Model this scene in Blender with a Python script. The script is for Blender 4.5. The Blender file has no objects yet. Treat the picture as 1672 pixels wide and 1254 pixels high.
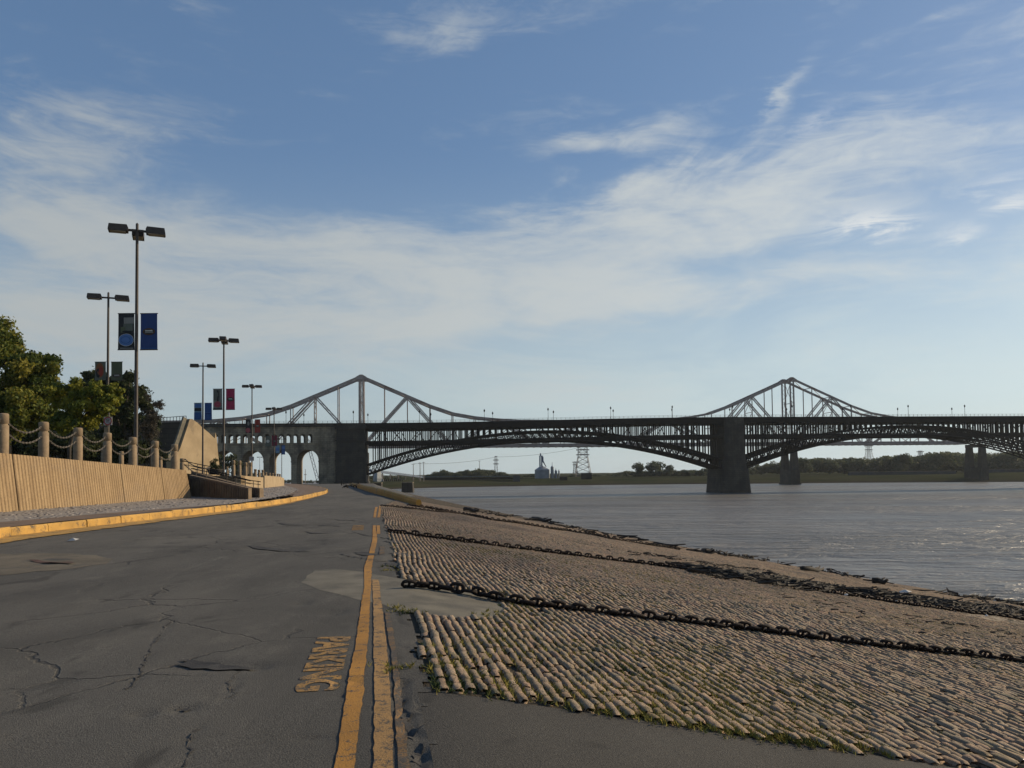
import bpy, math, random
import numpy as np
from mathutils import Vector, Matrix

R = math.radians
random.seed(7)
rng = np.random.default_rng(11)
S = bpy.context.scene
COL = S.collection

# ------------------------------------------------------------------ camera
CAM_H = 1.6
F_PX = 1300.0                       # focal length in photo pixels (photo 1672 x 1254)
PITCH, ROLL = R(2.1), R(-0.65)
PP_Y = 773.0 - F_PX * math.tan(PITCH)    # principal point row: the photo is cropped, so the lens is shifted
cam_rot = Matrix.Rotation(math.pi / 2 + PITCH, 3, 'X') @ Matrix.Rotation(ROLL, 3, 'Z')
cd = bpy.data.cameras.new('camera')
cam = bpy.data.objects.new('camera', cd)
COL.objects.link(cam)
cam.matrix_world = Matrix.Translation((0, 0, CAM_H)) @ cam_rot.to_4x4()
cd.sensor_fit = 'HORIZONTAL'
cd.sensor_width = 36.0
cd.lens = 36.0 * F_PX / 1672.0
cd.shift_y = (PP_Y - 627.0) / 1672.0
cd.clip_start = 0.1
cd.clip_end = 12000
S.camera = cam

# ------------------------------------------------------------------ light
SUN_AZ, SUN_EL = R(68), R(23)       # azimuth clockwise from +Y
sd = bpy.data.lights.new('sun', 'SUN')
sd.energy = 5.0
sd.angle = R(0.5)
sd.color = (1.0, 0.80, 0.53)
sun = bpy.data.objects.new('sun', sd)
COL.objects.link(sun)
sdir = Vector((math.sin(SUN_AZ) * math.cos(SUN_EL), math.cos(SUN_AZ) * math.cos(SUN_EL), math.sin(SUN_EL)))
sun.rotation_euler = sdir.to_track_quat('Z', 'Y').to_euler()
SKY_STRENGTH = 0.113
EXPOSURE = 0.0
S.view_settings.view_transform = 'Standard'
S.view_settings.look = 'None'
S.view_settings.gamma = 1
S.view_settings.use_curve_mapping = False
S.view_settings.exposure = EXPOSURE
S.render.engine = 'CYCLES'
S.cycles.max_bounces = 5
S.cycles.diffuse_bounces = 2
S.cycles.glossy_bounces = 2
S.cycles.transparent_max_bounces = 6
S.cycles.volume_bounces = 0
S.cycles.use_denoising = True


# ------------------------------------------------------------------ node helper
class NT:
    def __init__(s, tree):
        s.t = tree
        s.N = tree.nodes
        s.L = tree.links

    def put(s, sock, v):
        if isinstance(v, bpy.types.NodeSocket):
            s.L.new(v, sock)
        elif v is not None:
            if isinstance(v, (tuple, list)) and len(v) == 3 and sock.type == 'RGBA':
                v = (*v, 1)
            sock.default_value = v

    def node(s, typ, ins=None, **props):
        n = s.N.new(typ)
        for k, v in props.items():
            setattr(n, k, v)
        for k, v in (ins or {}).items():
            s.put(n.inputs[k], v)
        return n

    def math(s, op, a, b=None, c=None, clamp=False):
        n = s.node('ShaderNodeMath', operation=op, use_clamp=clamp)
        for i, v in enumerate((a, b, c)):
            if v is not None:
                s.put(n.inputs[i], v)
        return n.outputs[0]

    def vec(s, op, a, b=None):
        n = s.node('ShaderNodeVectorMath', operation=op)
        s.put(n.inputs[0], a)
        if b is not None:
            s.put(n.inputs[1], b)
        return n.outputs[0]

    def ss(s, v, lo, hi, a=0.0, b=1.0):
        n = s.node('ShaderNodeMapRange', interpolation_type='SMOOTHSTEP')
        for i, x in enumerate((v, lo, hi, a, b)):
            s.put(n.inputs[i], x)
        return n.outputs[0]

    def lin(s, v, lo, hi, a=0.0, b=1.0):
        n = s.node('ShaderNodeMapRange')
        for i, x in enumerate((v, lo, hi, a, b)):
            s.put(n.inputs[i], x)
        return n.outputs[0]

    def mix(s, f, a, b, mode='MIX'):
        n = s.node('ShaderNodeMix', data_type='RGBA', blend_type=mode)
        s.put(n.inputs[0], f)
        s.put(n.inputs[6], a)
        s.put(n.inputs[7], b)
        return n.outputs[2]

    def noise(s, vec, scale, detail=3.0, rough=0.5, dist=0.0, col=False):
        n = s.node('ShaderNodeTexNoise')
        if vec is not None:
            s.put(n.inputs['Vector'], vec)
        n.inputs['Scale'].default_value = scale
        n.inputs['Detail'].default_value = detail
        n.inputs['Roughness'].default_value = rough
        n.inputs['Distortion'].default_value = dist
        return n.outputs['Color' if col else 'Fac']

    def mapping(s, vec, scale=(1, 1, 1), rot=(0, 0, 0), loc=(0, 0, 0)):
        n = s.node('ShaderNodeMapping')
        s.put(n.inputs['Vector'], vec)
        n.inputs['Scale'].default_value = scale
        n.inputs['Rotation'].default_value = rot
        n.inputs['Location'].default_value = loc
        return n.outputs[0]


# ------------------------------------------------------------------ sky
world = bpy.data.worlds.new('World')
S.world = world
world.use_nodes = True
w = NT(world.node_tree)
w.N.clear()
sky = w.node('ShaderNodeTexSky', sky_type='NISHITA')
sky.sun_disc = False
sky.sun_elevation = SUN_EL
sky.sun_rotation = SUN_AZ
sky.air_density = 1.0
sky.dust_density = 0.7
sky.ozone_density = 1.6
dirv = w.vec('NORMALIZE', w.node('ShaderNodeTexCoord').outputs['Generated'])
sx = w.node('ShaderNodeSeparateXYZ', {0: dirv})
X_, Y_, Z_ = sx.outputs
el = w.math('MULTIPLY', w.math('ARCSINE', Z_), 57.2958)
az = w.math('MULTIPLY', w.math('ARCTAN2', X_, Y_), 57.2958)
streak = w.noise(w.mapping(dirv, (2.2, 2.2, 9.0), rot=(R(4), R(-5), 0)), 1.5, 6, 0.62, 0.7)
fine = w.noise(w.mapping(dirv, (5, 5, 22.0), rot=(R(3), R(-9), R(20))), 2.2, 7, 0.68, 1.2)
warp = w.noise(w.mapping(dirv, (3, 3, 6)), 1.6, 4, 0.55)
wz = w.math('MULTIPLY', w.math('SUBTRACT', warp, 0.5), 5.0)
elw = w.math('ADD', el, wz)
azw = w.math('ADD', az, w.math('MULTIPLY', w.math('SUBTRACT', streak, 0.5), 10.0))


def blob(a, e, sa, se, rot=0.0, amp=1.0, ee=None):
    da = w.math('SUBTRACT', azw, a)
    de = w.math('SUBTRACT', ee or elw, e)
    c, s_ = math.cos(R(rot)), math.sin(R(rot))
    p = w.math('ADD', w.math('MULTIPLY', da, c / sa), w.math('MULTIPLY', de, s_ / sa))
    q = w.math('ADD', w.math('MULTIPLY', da, -s_ / se), w.math('MULTIPLY', de, c / se))
    d2 = w.math('ADD', w.math('MULTIPLY', p, p), w.math('MULTIPLY', q, q))
    return w.math('MULTIPLY', w.math('EXPONENT', w.math('MULTIPLY', d2, -1.0)), amp)


def total(*v):
    r = v[0]
    for x in v[1:]:
        r = w.math('ADD', r, x)
    return r


cover = total(
    blob(-8, 14.0, 16, 4.2, -3, .9), blob(-27, 16.0, 9, 3.2, -12, 0.85), blob(-18, 10.5, 14, 4.0, 10, 0.7),
    blob(20, 20.3, 16, 2.6, 8, 0.82), blob(7, 16.6, 11, 2.6, 14, 0.75), blob(19, 16.9, 11, 1.3, 4, 0.62),
    blob(12, 12.6, 15, 1.5, 2, 0.62), blob(3, 18.2, 8, 2.0, 4, 0.4), blob(-30, 9.0, 6, 3.4, -22, 0.8), blob(-29, 21.3, 7, 1.9, 8, 0.6),
    blob(8, 23.0, 6, 0.8, 4, 0.9), blob(19, 24.4, 2.8, 0.8, 42, 0.7),
    blob(-24, 30.5, 5, 1.0, -20, 0.5), blob(4, 30.8, 14, 1.3, 4, 0.45), blob(24, 29.5, 6, 1.0, 30, 0.35))
scatter = w.ss(w.noise(w.mapping(dirv, (1.4, 1.4, 4.5)), 1.1, 5, 0.6, 0.4), 0.5, 0.78, 0.0, 0.35)
cover = w.math('MINIMUM', w.math('ADD', cover, scatter), 1.0)
dens = w.math('ADD', cover, w.math('ADD', w.math('MULTIPLY', w.math('SUBTRACT', streak, 0.5), 2.1), w.math('MULTIPLY', w.math('SUBTRACT', fine, 0.5), 1.0)))
cirrus = w.ss(dens, 0.12, 1.3)
low = w.ss(el, 2, 23, 1.0, 0.0)
low = w.math('MULTIPLY', low, w.ss(streak, 0.25, 0.7, 0.62, 1.0))
elf = w.math('ADD', el, w.math('MULTIPLY', w.math('SUBTRACT', fine, 0.5), 3.4))
puff = total(blob(24.6, 16.0, 2.7, 0.9, -2, 0.9, elf), blob(29.5, 14.6, 1.2, 0.6, 0, 0.55, elf),
             blob(32.4, 16.0, 1.6, 0.5, 5, 0.7, elf), blob(31.6, 17.2, 2.0, 0.4, 6, 0.4, elf), blob(20.5, 22.6, 1.5, .45, 30, 0.25, elf))
puff = w.math('MULTIPLY', puff, w.ss(fine, 0.35, 0.62, 0.25, 1.0), clamp=True)
# thin veils: cirrus a warm grey white, haze a cool pale grey, brighter towards the sun's side
side = w.ss(az, -40, 60, 0.78, 1.25)
c_cir = w.mix(1.0, (5.1, 5.4, 5.4), w.node('ShaderNodeCombineColor', {0: side, 1: side, 2: side}).outputs[0], 'MULTIPLY')
c_low = w.mix(1.0, (4.9, 5.75, 5.9), w.node('ShaderNodeCombineColor', {0: side, 1: side, 2: side}).outputs[0], 'MULTIPLY')
base = w.mix(0.42, sky.outputs[0], (.95, 1.95, 3.75))
col = w.mix(w.math('MULTIPLY', low, 0.94), base, c_low)
col = w.mix(w.math('MULTIPLY', cirrus, 0.86), col, c_cir)
col = w.mix(w.math('MULTIPLY', puff, 0.9), col, (7.6, 7.6, 7.3))
bg = w.node('ShaderNodeBackground', {'Color': col, 'Strength': SKY_STRENGTH})
wo = w.node('ShaderNodeOutputWorld', {'Surface': bg.outputs[0]})


# ------------------------------------------------------------------ projection helpers (photo pixel -> place in the world)
def ray(px, py):
    d = cam_rot @ Vector(((px - 836.0) / F_PX, -(py - PP_Y) / F_PX, -1.0))
    return d


def on_z(px, py, z):
    d = ray(px, py)
    t = (z - CAM_H) / d.z
    return Vector((d.x * t, d.y * t, z))


def at_y(px, py, Y):
    d = ray(px, py)
    t = Y / d.y
    return Vector((d.x * t, Y, CAM_H + d.z * t))


def ground_z(x, y):
    return float(tz(np.array([x]), np.array([y]))[0])


def on_ground(px, py, zf=None):
    d = ray(px, py)
    f = zf or ground_z
    lo, hi = 1.0, 1200.0
    t = lo
    prev = t
    while t < hi:
        if CAM_H + d.z * t <= f(d.x * t, d.y * t):
            break
        prev = t
        t *= 1.02
    a, b = prev, t
    for _ in range(24):
        m = (a + b) / 2
        if CAM_H + d.z * m <= f(d.x * m, d.y * m):
            b = m
        else:
            a = m
    return Vector((d.x * b, d.y * b, f(d.x * b, d.y * b)))


# ------------------------------------------------------------------ terrain heights
WATER_Z = -8.2


def vnoise(x, y, seed=0):
    """smooth value noise on numpy arrays, about -1..1"""
    xi, yi = np.floor(x).astype(np.int64), np.floor(y).astype(np.int64)
    fx, fy = x - xi, y - yi
    fx, fy = fx * fx * (3 - 2 * fx), fy * fy * (3 - 2 * fy)

    def h(a, b):
        n = (a * 374761393 + b * 668265263 + seed * 1442695041) & 0x7fffffff
        n = ((n ^ (n >> 13)) * 1274126177) & 0x7fffffff
        return ((n ^ (n >> 16)) & 0xffff) / 32767.5 - 1.0
    return (h(xi, yi) * (1 - fx) + h(xi + 1, yi) * fx) * (1 - fy) + (h(xi, yi + 1) * (1 - fx) + h(xi + 1, yi + 1) * fx) * fy


def zroad(Y):
    return -0.0074 * np.maximum(Y - 60.0, 0.0) ** 2 / (np.maximum(Y - 60.0, 0.0) + 25.0)


def uu(X, Y):
    return X + 0.176 * Y - 0.33


def u_water(Y):
    return np.maximum(53.0 - 0.138 * Y, 6.0)


def tz(X, Y):
    X, Y = np.asarray(X, float), np.asarray(Y, float)
    u = uu(X, Y)
    zr = zroad(Y)
    sl = (zr - WATER_Z) / u_water(Y)
    z = zr - np.where(u > 0, sl * (u * u / (u + 0.5)), 0.0)
    z = z + 0.05 * vnoise(X * 0.35, Y * 0.25, 3) * np.clip((u - 0.3) / 2, 0, 1)
    # old asphalt: long swells
    z = z + 0.012 * vnoise(X * 0.8, Y * 0.45, 5) + 0.007 * vnoise(X * 2.1, Y * 1.4, 9)
    return z


# ------------------------------------------------------------------ mesh helpers
class MB:
    def __init__(s):
        s.v, s.f, s.m = [], [], []
        s.mi = 0

    def add(s, vs, fs):
        o = len(s.v)
        s.v.extend([tuple(v) for v in vs])
        s.f.extend([tuple(i + o for i in f) for f in fs])
        s.m.extend([s.mi] * len(fs))
        return s

    def box(s, c, size, rot=None):
        hx, hy, hz = size[0] / 2, size[1] / 2, size[2] / 2
        vs = [Vector((x, y, z)) for z in (-hz, hz) for x, y in ((-hx, -hy), (hx, -hy), (hx, hy), (-hx, hy))]
        if rot is not None:
            vs = [rot @ v for v in vs]
        c = Vector(c)
        return s.add([v + c for v in vs], [(3, 2, 1, 0), (4, 5, 6, 7), (0, 1, 5, 4), (1, 2, 6, 5), (2, 3, 7, 6), (3, 0, 4, 7)])

    def beam(s, p0, p1, wd, ht, up=(0, 0, 1)):
        p0, p1 = Vector(p0), Vector(p1)
        d = (p1 - p0).normalized()
        up = Vector(up)
        if abs(d.dot(up)) > 0.98:
            up = Vector((0, 1, 0))
        sd_ = d.cross(up).normalized()
        u2 = sd_.cross(d)
        a, b = sd_ * wd / 2, u2 * ht / 2
        vs = [p + x for p in (p0, p1) for x in (-a - b, a - b, a + b, -a + b)]
        return s.add(vs, [(0, 1, 2, 3), (7, 6, 5, 4), (0, 4, 5, 1), (1, 5, 6, 2), (2, 6, 7, 3), (3, 7, 4, 0)])

    def tube(s, p0, p1, r0, r1=None, n=8, cap=True):
        return s.path([p0, p1], [r0, r0 if r1 is None else r1], n, cap)

    def path(s, pts, rs, n=8, cap=True, closed=False):
        pts = [Vector(p) for p in pts]
        if not isinstance(rs, (list, tuple)):
            rs = [rs] * len(pts)
        o = []
        up = None
        k = len(pts)
        for i, p in enumerate(pts):
            if closed:
                d = (pts[(i + 1) % k] - pts[i - 1]).normalized()
            else:
                d = (pts[min(i + 1, k - 1)] - pts[max(i - 1, 0)]).normalized()
            if up is None:
                up = Vector((0, 0, 1)) if abs(d.z) < 0.9 else Vector((1, 0, 0))
            a = d.cross(up).normalized()
            b = a.cross(d).normalized()
            up = b
            for j in range(n):
                t = 2 * math.pi * j / n
                o.append(p + (a * math.cos(t) + b * math.sin(t)) * rs[i])
        fs = []
        for i in range(k if closed else k - 1):
            i2 = (i + 1) % k
            for j in range(n):
                j2 = (j + 1) % n
                fs.append((i * n + j, i * n + j2, i2 * n + j2, i2 * n + j))
        if cap and not closed:
            fs.append(tuple(range(n - 1, -1, -1)))
            fs.append(tuple((k - 1) * n + j for j in range(n)))
        return s.add(o, fs)

    def lathe(s, prof, c=(0, 0, 0), n=16, cap=True):
        c = Vector(c)
        vs = [c + Vector((r * math.cos(2 * math.pi * j / n), r * math.sin(2 * math.pi * j / n), z)) for r, z in prof for j in range(n)]
        fs = [(i * n + j, i * n + (j + 1) % n, (i + 1) * n + (j + 1) % n, (i + 1) * n + j) for i in range(len(prof) - 1) for j in range(n)]
        if cap:
            fs.append(tuple(range(n - 1, -1, -1)))
            fs.append(tuple((len(prof) - 1) * n + j for j in range(n)))
        return s.add(vs, fs)

    def prism(s, front, back):
        """two matching outlines, front and back"""
        n = len(front)
        fs = [tuple(range(n)), tuple(range(2 * n - 1, n - 1, -1))]
        fs += [(i, i + n, (i + 1) % n + n, (i + 1) % n) for i in range(n)]
        return s.add(list(front) + list(back), fs)

    def build(s, name, mats, parent=None, smooth=False):
        me = bpy.data.meshes.new(name)
        me.from_pydata(s.v, [], s.f)
        if not isinstance(mats, (list, tuple)):
            mats = [mats]
        for m in mats:
            me.materials.append(m)
        if len(mats) > 1:
            me.polygons.foreach_set('material_index', s.m)
        if smooth:
            me.polygons.foreach_set('use_smooth', [True] * len(me.polygons))
        me.update()
        return link(name, me, parent)


def link(name, me, parent=None):
    o = bpy.data.objects.new(name, me)
    COL.objects.link(o)
    if parent is not None:
        o.parent = parent
    return o


def np_mesh(name, v, quads, mats, parent=None, smooth=False, attr=None, tris=False):
    """fast mesh from numpy arrays; attr = per-vertex float 'tone'"""
    k = quads.shape[1]
    me = bpy.data.meshes.new(name)
    me.vertices.add(len(v))
    me.vertices.foreach_set('co', np.ascontiguousarray(v, np.float32).ravel())
    me.loops.add(quads.size)
    me.loops.foreach_set('vertex_index', np.ascontiguousarray(quads, np.int32).ravel())
    me.polygons.add(len(quads))
    me.polygons.foreach_set('loop_start', np.arange(0, quads.size, k, dtype=np.int32))
    me.polygons.foreach_set('loop_total', np.full(len(quads), k, np.int32))
    if smooth:
        me.polygons.foreach_set('use_smooth', np.ones(len(quads), bool))
    if attr is not None:
        a = me.attributes.new('tone', 'FLOAT', 'POINT')
        a.data.foreach_set('value', np.ascontiguousarray(attr, np.float32))
    me.materials.append(mats)
    me.update()
    me.validate()
    return link(name, me, parent)


def empty(name, loc=(0, 0, 0), rz=0.0):
    o = bpy.data.objects.new(name, None)
    COL.objects.link(o)
    o.location = loc
    o.rotation_euler = (0, 0, rz)
    o.empty_display_size = 0.3
    return o


def tag(o, label=None, cat=None, group=None, kind=None):
    if label:
        o['label'] = label
    if cat:
        o['category'] = cat
    if group:
        o['group'] = group
    if kind:
        o['kind'] = kind
    return o


def copy_tree(o, parent=None):
    c = o.copy()
    COL.objects.link(c)
    if parent is not None:
        c.parent = parent
    for ch in list(o.children):
        copy_tree(ch, c)
    return c


# ------------------------------------------------------------------ materials
def material(name, colors, scale=4.0, rough=0.8, bump=0.0, bump_scale=None, metallic=0.0, detail=5.0, stretch=(1, 1, 1),
             spots=None, spot_scale=1.0, spot_lo=0.55, spot_hi=0.7, space='Object', tone=0.0, objrand=0.0, spec=0.5, dist=0.0):
    """noise-mottled principled material; colors = two base colours, spots = a third in patches"""
    m = bpy.data.materials.new(name)
    m.use_nodes = True
    t = NT(m.node_tree)
    b = t.N['Principled BSDF']
    if space == 'World':
        co = t.node('ShaderNodeNewGeometry').outputs['Position']
    else:
        co = t.node('ShaderNodeTexCoord').outputs['Object']
    co = t.mapping(co, stretch)
    n = t.noise(co, scale, detail, 0.6, dist)
    c = t.mix(t.ss(n, 0.3, 0.7), colors[0], colors[1])
    if spots:
        n2 = t.noise(co, spot_scale, 4, 0.6)
        c = t.mix(t.ss(n2, spot_lo, spot_hi), c, spots)
    if tone or objrand:
        f = None
        if tone:
            f = t.node('ShaderNodeAttribute', attribute_name='tone').outputs['Fac']
        if objrand:
            r_ = t.node('ShaderNodeObjectInfo').outputs['Random']
            f = t.math('FRACT', t.math('ADD', f, r_)) if f is not None else r_
        k = max(tone, objrand)
        g = t.lin(f, 0, 1, 1 - k, 1 + k)
        c = t.mix(1.0, c, t.node('ShaderNodeCombineColor', {0: g, 1: g, 2: g}).outputs[0], 'MULTIPLY')
    t.put(b.inputs['Base Color'], c)
    b.inputs['Roughness'].default_value = rough
    b.inputs['Metallic'].default_value = metallic
    b.inputs['Specular IOR Level'].default_value = spec
    if bump:
        h = t.noise(co, bump_scale or scale * 4, 6, 0.65)
        bn = t.node('ShaderNodeBump', {'Height': h, 'Strength': min(1.0, bump), 'Distance': 0.02})
        t.put(b.inputs['Normal'], bn.outputs[0])
    return m


M = {}
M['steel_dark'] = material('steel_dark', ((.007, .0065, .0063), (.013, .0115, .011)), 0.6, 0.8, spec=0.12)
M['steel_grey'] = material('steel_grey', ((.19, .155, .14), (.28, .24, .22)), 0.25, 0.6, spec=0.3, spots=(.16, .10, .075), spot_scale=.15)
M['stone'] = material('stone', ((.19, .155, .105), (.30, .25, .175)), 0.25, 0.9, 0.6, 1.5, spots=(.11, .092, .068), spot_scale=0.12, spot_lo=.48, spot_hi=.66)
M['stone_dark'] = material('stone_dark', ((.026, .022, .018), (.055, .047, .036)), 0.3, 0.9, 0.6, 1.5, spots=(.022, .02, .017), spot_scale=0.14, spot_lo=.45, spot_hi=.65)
def add_courses(m_, bw, bh, depth=.55):
    """dressed stone blocks: darker joints and block-to-block tone, on walls that run roughly along X"""
    t_ = NT(m_.node_tree)
    b_ = t_.N['Principled BSDF']
    src = b_.inputs['Base Color'].links[0].from_socket
    p_ = t_.node('ShaderNodeSeparateXYZ', {0: t_.node('ShaderNodeNewGeometry').outputs['Position']})
    v_ = t_.node('ShaderNodeCombineXYZ', {0: t_.math('ADD', p_.outputs[0], t_.math('MULTIPLY', p_.outputs[1], .6)), 1: p_.outputs[2]}).outputs[0]
    k_ = t_.node('ShaderNodeTexBrick', {'Vector': v_, 'Color1': (1.18, 1.15, 1.1), 'Color2': (.78, .8, .82), 'Mortar': (.35, .35, .35), 'Scale': 1.0, 'Mortar Size': .07, 'Brick Width': bw, 'Row Height': bh})
    streak_ = t_.ss(t_.noise(t_.mapping(v_, (.5, .05, 1)), 1.0, 5, .6), .4, .7, 1.0, .6)
    c_ = t_.mix(depth, src, t_.mix(1.0, src, k_.outputs[0], 'MULTIPLY'))
    c_ = t_.mix(1.0, c_, t_.node('ShaderNodeCombineColor', {0: streak_, 1: streak_, 2: streak_}).outputs[0], 'MULTIPLY')
    t_.put(b_.inputs['Base Color'], c_)


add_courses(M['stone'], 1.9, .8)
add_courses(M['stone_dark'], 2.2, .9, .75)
M['lamp_metal'] = material('lamp_metal', ((.035, .026, .021), (.055, .042, .034)), 3, 0.55, spec=0.3)
M['lamp_glass'] = material('lamp_glass', ((.30, .24, .18), (.36, .29, .22)), 6, 0.3)
M['bollard'] = material('bollard', ((.17, .123, .075), (.26, .19, .118)), 3, 0.9, 0.5, 60, spots=(.17, .13, .09), spot_scale=1.5)
M['chain_steel'] = material('chain_steel', ((.085, .075, .062), (.14, .12, .10)), 30, 0.6, metallic=0.3)
M['rust'] = material('rust', ((.012, .010, .010), (.03, .02, .016)), 9, 0.75, 0.6, 50, spec=.2, spots=(.05, .022, .014), spot_scale=5)
M['wood_dark'] = material('wood_dark', ((.012, .010, .008), (.04, .032, .025)), 6, 0.9, 0.4, 40, objrand=.5)
M['white_trash'] = material('white_trash', ((.42, .41, .38), (.55, .53, .5)), 6, 0.7)
M['concrete'] = material('concrete', ((.105, .096, .073), (.16, .146, .112)), 1.6, 0.92, 0.5, 70, space='World', spots=(.075, .07, .057), spot_scale=1.3, spot_lo=.45, spot_hi=.7)
M['sidewalk'] = material('sidewalk', ((.115, .075, .048), (.16, .105, .068)), 0.9, 0.92, 0.3, 60, space='World', spots=(.09, .065, .045), spot_scale=.6)
M['grass_tuft'] = material('grass_tuft', ((.15, .14, .028), (.25, .205, .045)), 3, 0.9, space='World', spots=(.045, .062, .017), spot_scale=1.1, spot_lo=.5, spot_hi=.62, spec=.2)


# ================================================================== GROUND
def grid_coords():
    ys = [2.6]
    while ys[-1] < 348:
        ys.append(ys[-1] * 1.0105 + 0.012)
    us = list(np.arange(-7.0, 1.3, 0.05)) + list(np.arange(1.3, 8.0, 0.13))
    a, st = -7.0, 0.06
    left = []
    while a > -95:
        st *= 1.06
        a -= st
        left.append(a)
    b, st = 8.0, 0.15
    right = []
    while b < 62:
        st *= 1.04
        b += st
        right.append(b)
    return np.array(left[::-1] + us + right), np.array(ys)


def px_poly(pts):
    return [on_ground(x, y) for x, y in pts]


def dents(X, Y):
    """real hollows and cracks in the old asphalt"""
    z = np.zeros_like(X)
    for cx, cy, sa, sb, rot, dep in DENTS:
        c, s_ = math.cos(rot), math.sin(rot)
        p, q = ((X - cx) * c + (Y - cy) * s_) / sa, (-(X - cx) * s_ + (Y - cy) * c) / sb
        wob = 1 + 0.35 * vnoise(X * 9, Y * 6, 21)
        z -= .5 * dep * np.exp(-(p * p + q * q) ** 2 * wob)
    for pts, wd, dep in CRACKS:
        d = np.full(X.shape, 9.0)
        jx = 0.05 * vnoise(X * 11, Y * 7, 31)
        for a, b in zip(pts, pts[1:]):
            ax, ay, bx, by = a.x, a.y, b.x, b.y
            L2 = (bx - ax) ** 2 + (by - ay) ** 2
            t = np.clip(((X - ax) * (bx - ax) + (Y - ay) * (by - ay)) / L2, 0, 1)
            d = np.minimum(d, np.hypot(X + jx - ax - t * (bx - ax), Y - ay - t * (by - ay)))
        z -= .7 * dep * np.clip(1 - 1.5 * d / wd, 0, 1) * np.clip(0.75 + 0.5 * vnoise(X * 6, Y * 5, 41), 0, 1)
    return z


DENTS, CRACKS = [], []
for px, py, wpx, hpx, rot, dep in (
        (350, 1086, 95, 7, -.03, .06), (300, 1156, 24, 5, 0, .05), (232, 1166, 20, 5, 0, .04), (548, 1000, 20, 5, 0, .035),
        (495, 985, 14, 4, 0, .03), (440, 894, 40, 3.2, -.05, .09), (470, 897, 30, 3.0, -.05, .08), (520, 868, 26, 2.6, -.05, .09),
        (470, 856, 26, 1.6, -.05, .04), (565, 848, 24, 1.4, -.05, .06), (600, 905, 18, 2.6, -.1, .05), (530, 857, 30, 1.2, 0, .05),
        (655, 912, 20, 5, -.1, .07), (640, 925, 20, 3, -.1, .06), (560, 1110, 22, 5, 0, .03), (510, 1205, 40, 5, -.1, .02),
        (85, 917, 36, 2.2, -.05, .08), (420, 1090, 22, 5, 0, .03)):
    p = on_ground(px, py)
    q1, q2 = on_ground(px + wpx, py), on_ground(px, py - hpx)
    q3 = on_ground(px, py + hpx)
    DENTS.append((p.x, p.y, (q1 - p).length, (q2 - q3).length / 2, rot, dep))
for pts, wd, dep in (
        ([(268, 1004), (276, 1016), (262, 1034), (245, 1056), (236, 1078), (226, 1102), (206, 1126)], .035, .03),
        ([(206, 1126), (186, 1134), (160, 1124), (132, 1116), (110, 1112)], .03, .025),
        ([(388, 1094), (373, 1114), (384, 1133), (372, 1142), (350, 1136), (330, 1126)], .035, .03),
        ([(318, 1178), (322, 1190), (306, 1206), (312, 1226), (300, 1254)], .035, .03),
        ([(8, 1176), (4, 1190), (14, 1206), (4, 1220)], .03, .03), ([(0, 1080), (30, 1095), (90, 1100), (145, 1106)], .025, .018),
        ([(220, 1112), (270, 1118), (330, 1114), (390, 1130), (470, 1140), (560, 1136), (650, 1122)], .03, .02),
        ([(372, 908), (330, 922), (290, 936), (275, 945)], .05, .02), ([(555, 905), (590, 912), (612, 916), (660, 914)], .06, .05),
        ([(575, 868), (606, 876), (640, 880), (690, 884)], .07, .05), ([(570, 850), (600, 855), (622, 857)], .09, .05),
        ([(400, 940), (480, 950), (500, 965), (540, 985), (575, 996), (600, 1010), (588, 1030), (560, 1044)], .028, .025),
        ([(0, 1150), (60, 1155), (130, 1150), (220, 1162)], .025, .016), ([(330, 1200), (420, 1215), (540, 1212)], .03, .02),
        ([(655, 1112), (652, 1140), (665, 1165), (668, 1190), (680, 1215), (688, 1254), (700, 1300)], .07, .06),
        ([(575, 1105), (590, 1130), (600, 1160), (625, 1165)], .025, .02), ([(1300, 1210), (1420, 1254)], .02, .01)):
    CRACKS.append((px_poly(pts), wd, dep))


def apron_y(X):
    return 5.93 - 0.010 * (X + 0.6) + 0.04 * vnoise(X * 3.0, X * 0 + 1.5, 8)


def is_pad(px_world_x, y):
    return False


gu, gy = grid_coords()
GU, GY = np.meshgrid(gu, gy)
GX = GU - 0.176 * GY + 0.33
GZ = tz(GX, GY) + dents(GX, GY)
nr, nc = GX.shape
idx = np.arange(nr * nc).reshape(nr, nc)
quads = np.stack([idx[:-1, :-1], idx[:-1, 1:], idx[1:, 1:], idx[1:, :-1]], -1).reshape(-1, 4)
cx = (GX[:-1, :-1] + GX[1:, 1:]).ravel() / 2
cy = (GY[:-1, :-1] + GY[1:, 1:]).ravel() / 2
cu = uu(cx, cy)
edge_u = 0.06 + 0.07 * vnoise(cy * 2.2, cy * 0 + 4.2, 12) + 0.05 * vnoise(cy * 6.2, cy * 0 + 4.2, 13) + np.where(cy > 40, np.clip((cy - 40) / 60, 0, 1) * 5.0, 0)
is_apron = (cy < apron_y(cx)) & (cu > 0.0 + 0.03 * vnoise(cy * 5, cy * 0, 14))
is_road = (cu <= edge_u) & ~is_apron
ALLV = np.stack([GX.ravel(), GY.ravel(), GZ.ravel()], 1)


def sub_mesh(name, mask, mat, drop=0.0):
    q = quads[mask]
    u, inv = np.unique(q.ravel(), return_inverse=True)
    v = ALLV[u].copy()
    v[:, 2] -= drop
    return np_mesh(name, v, inv.reshape(-1, 4), mat, smooth=True)


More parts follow.
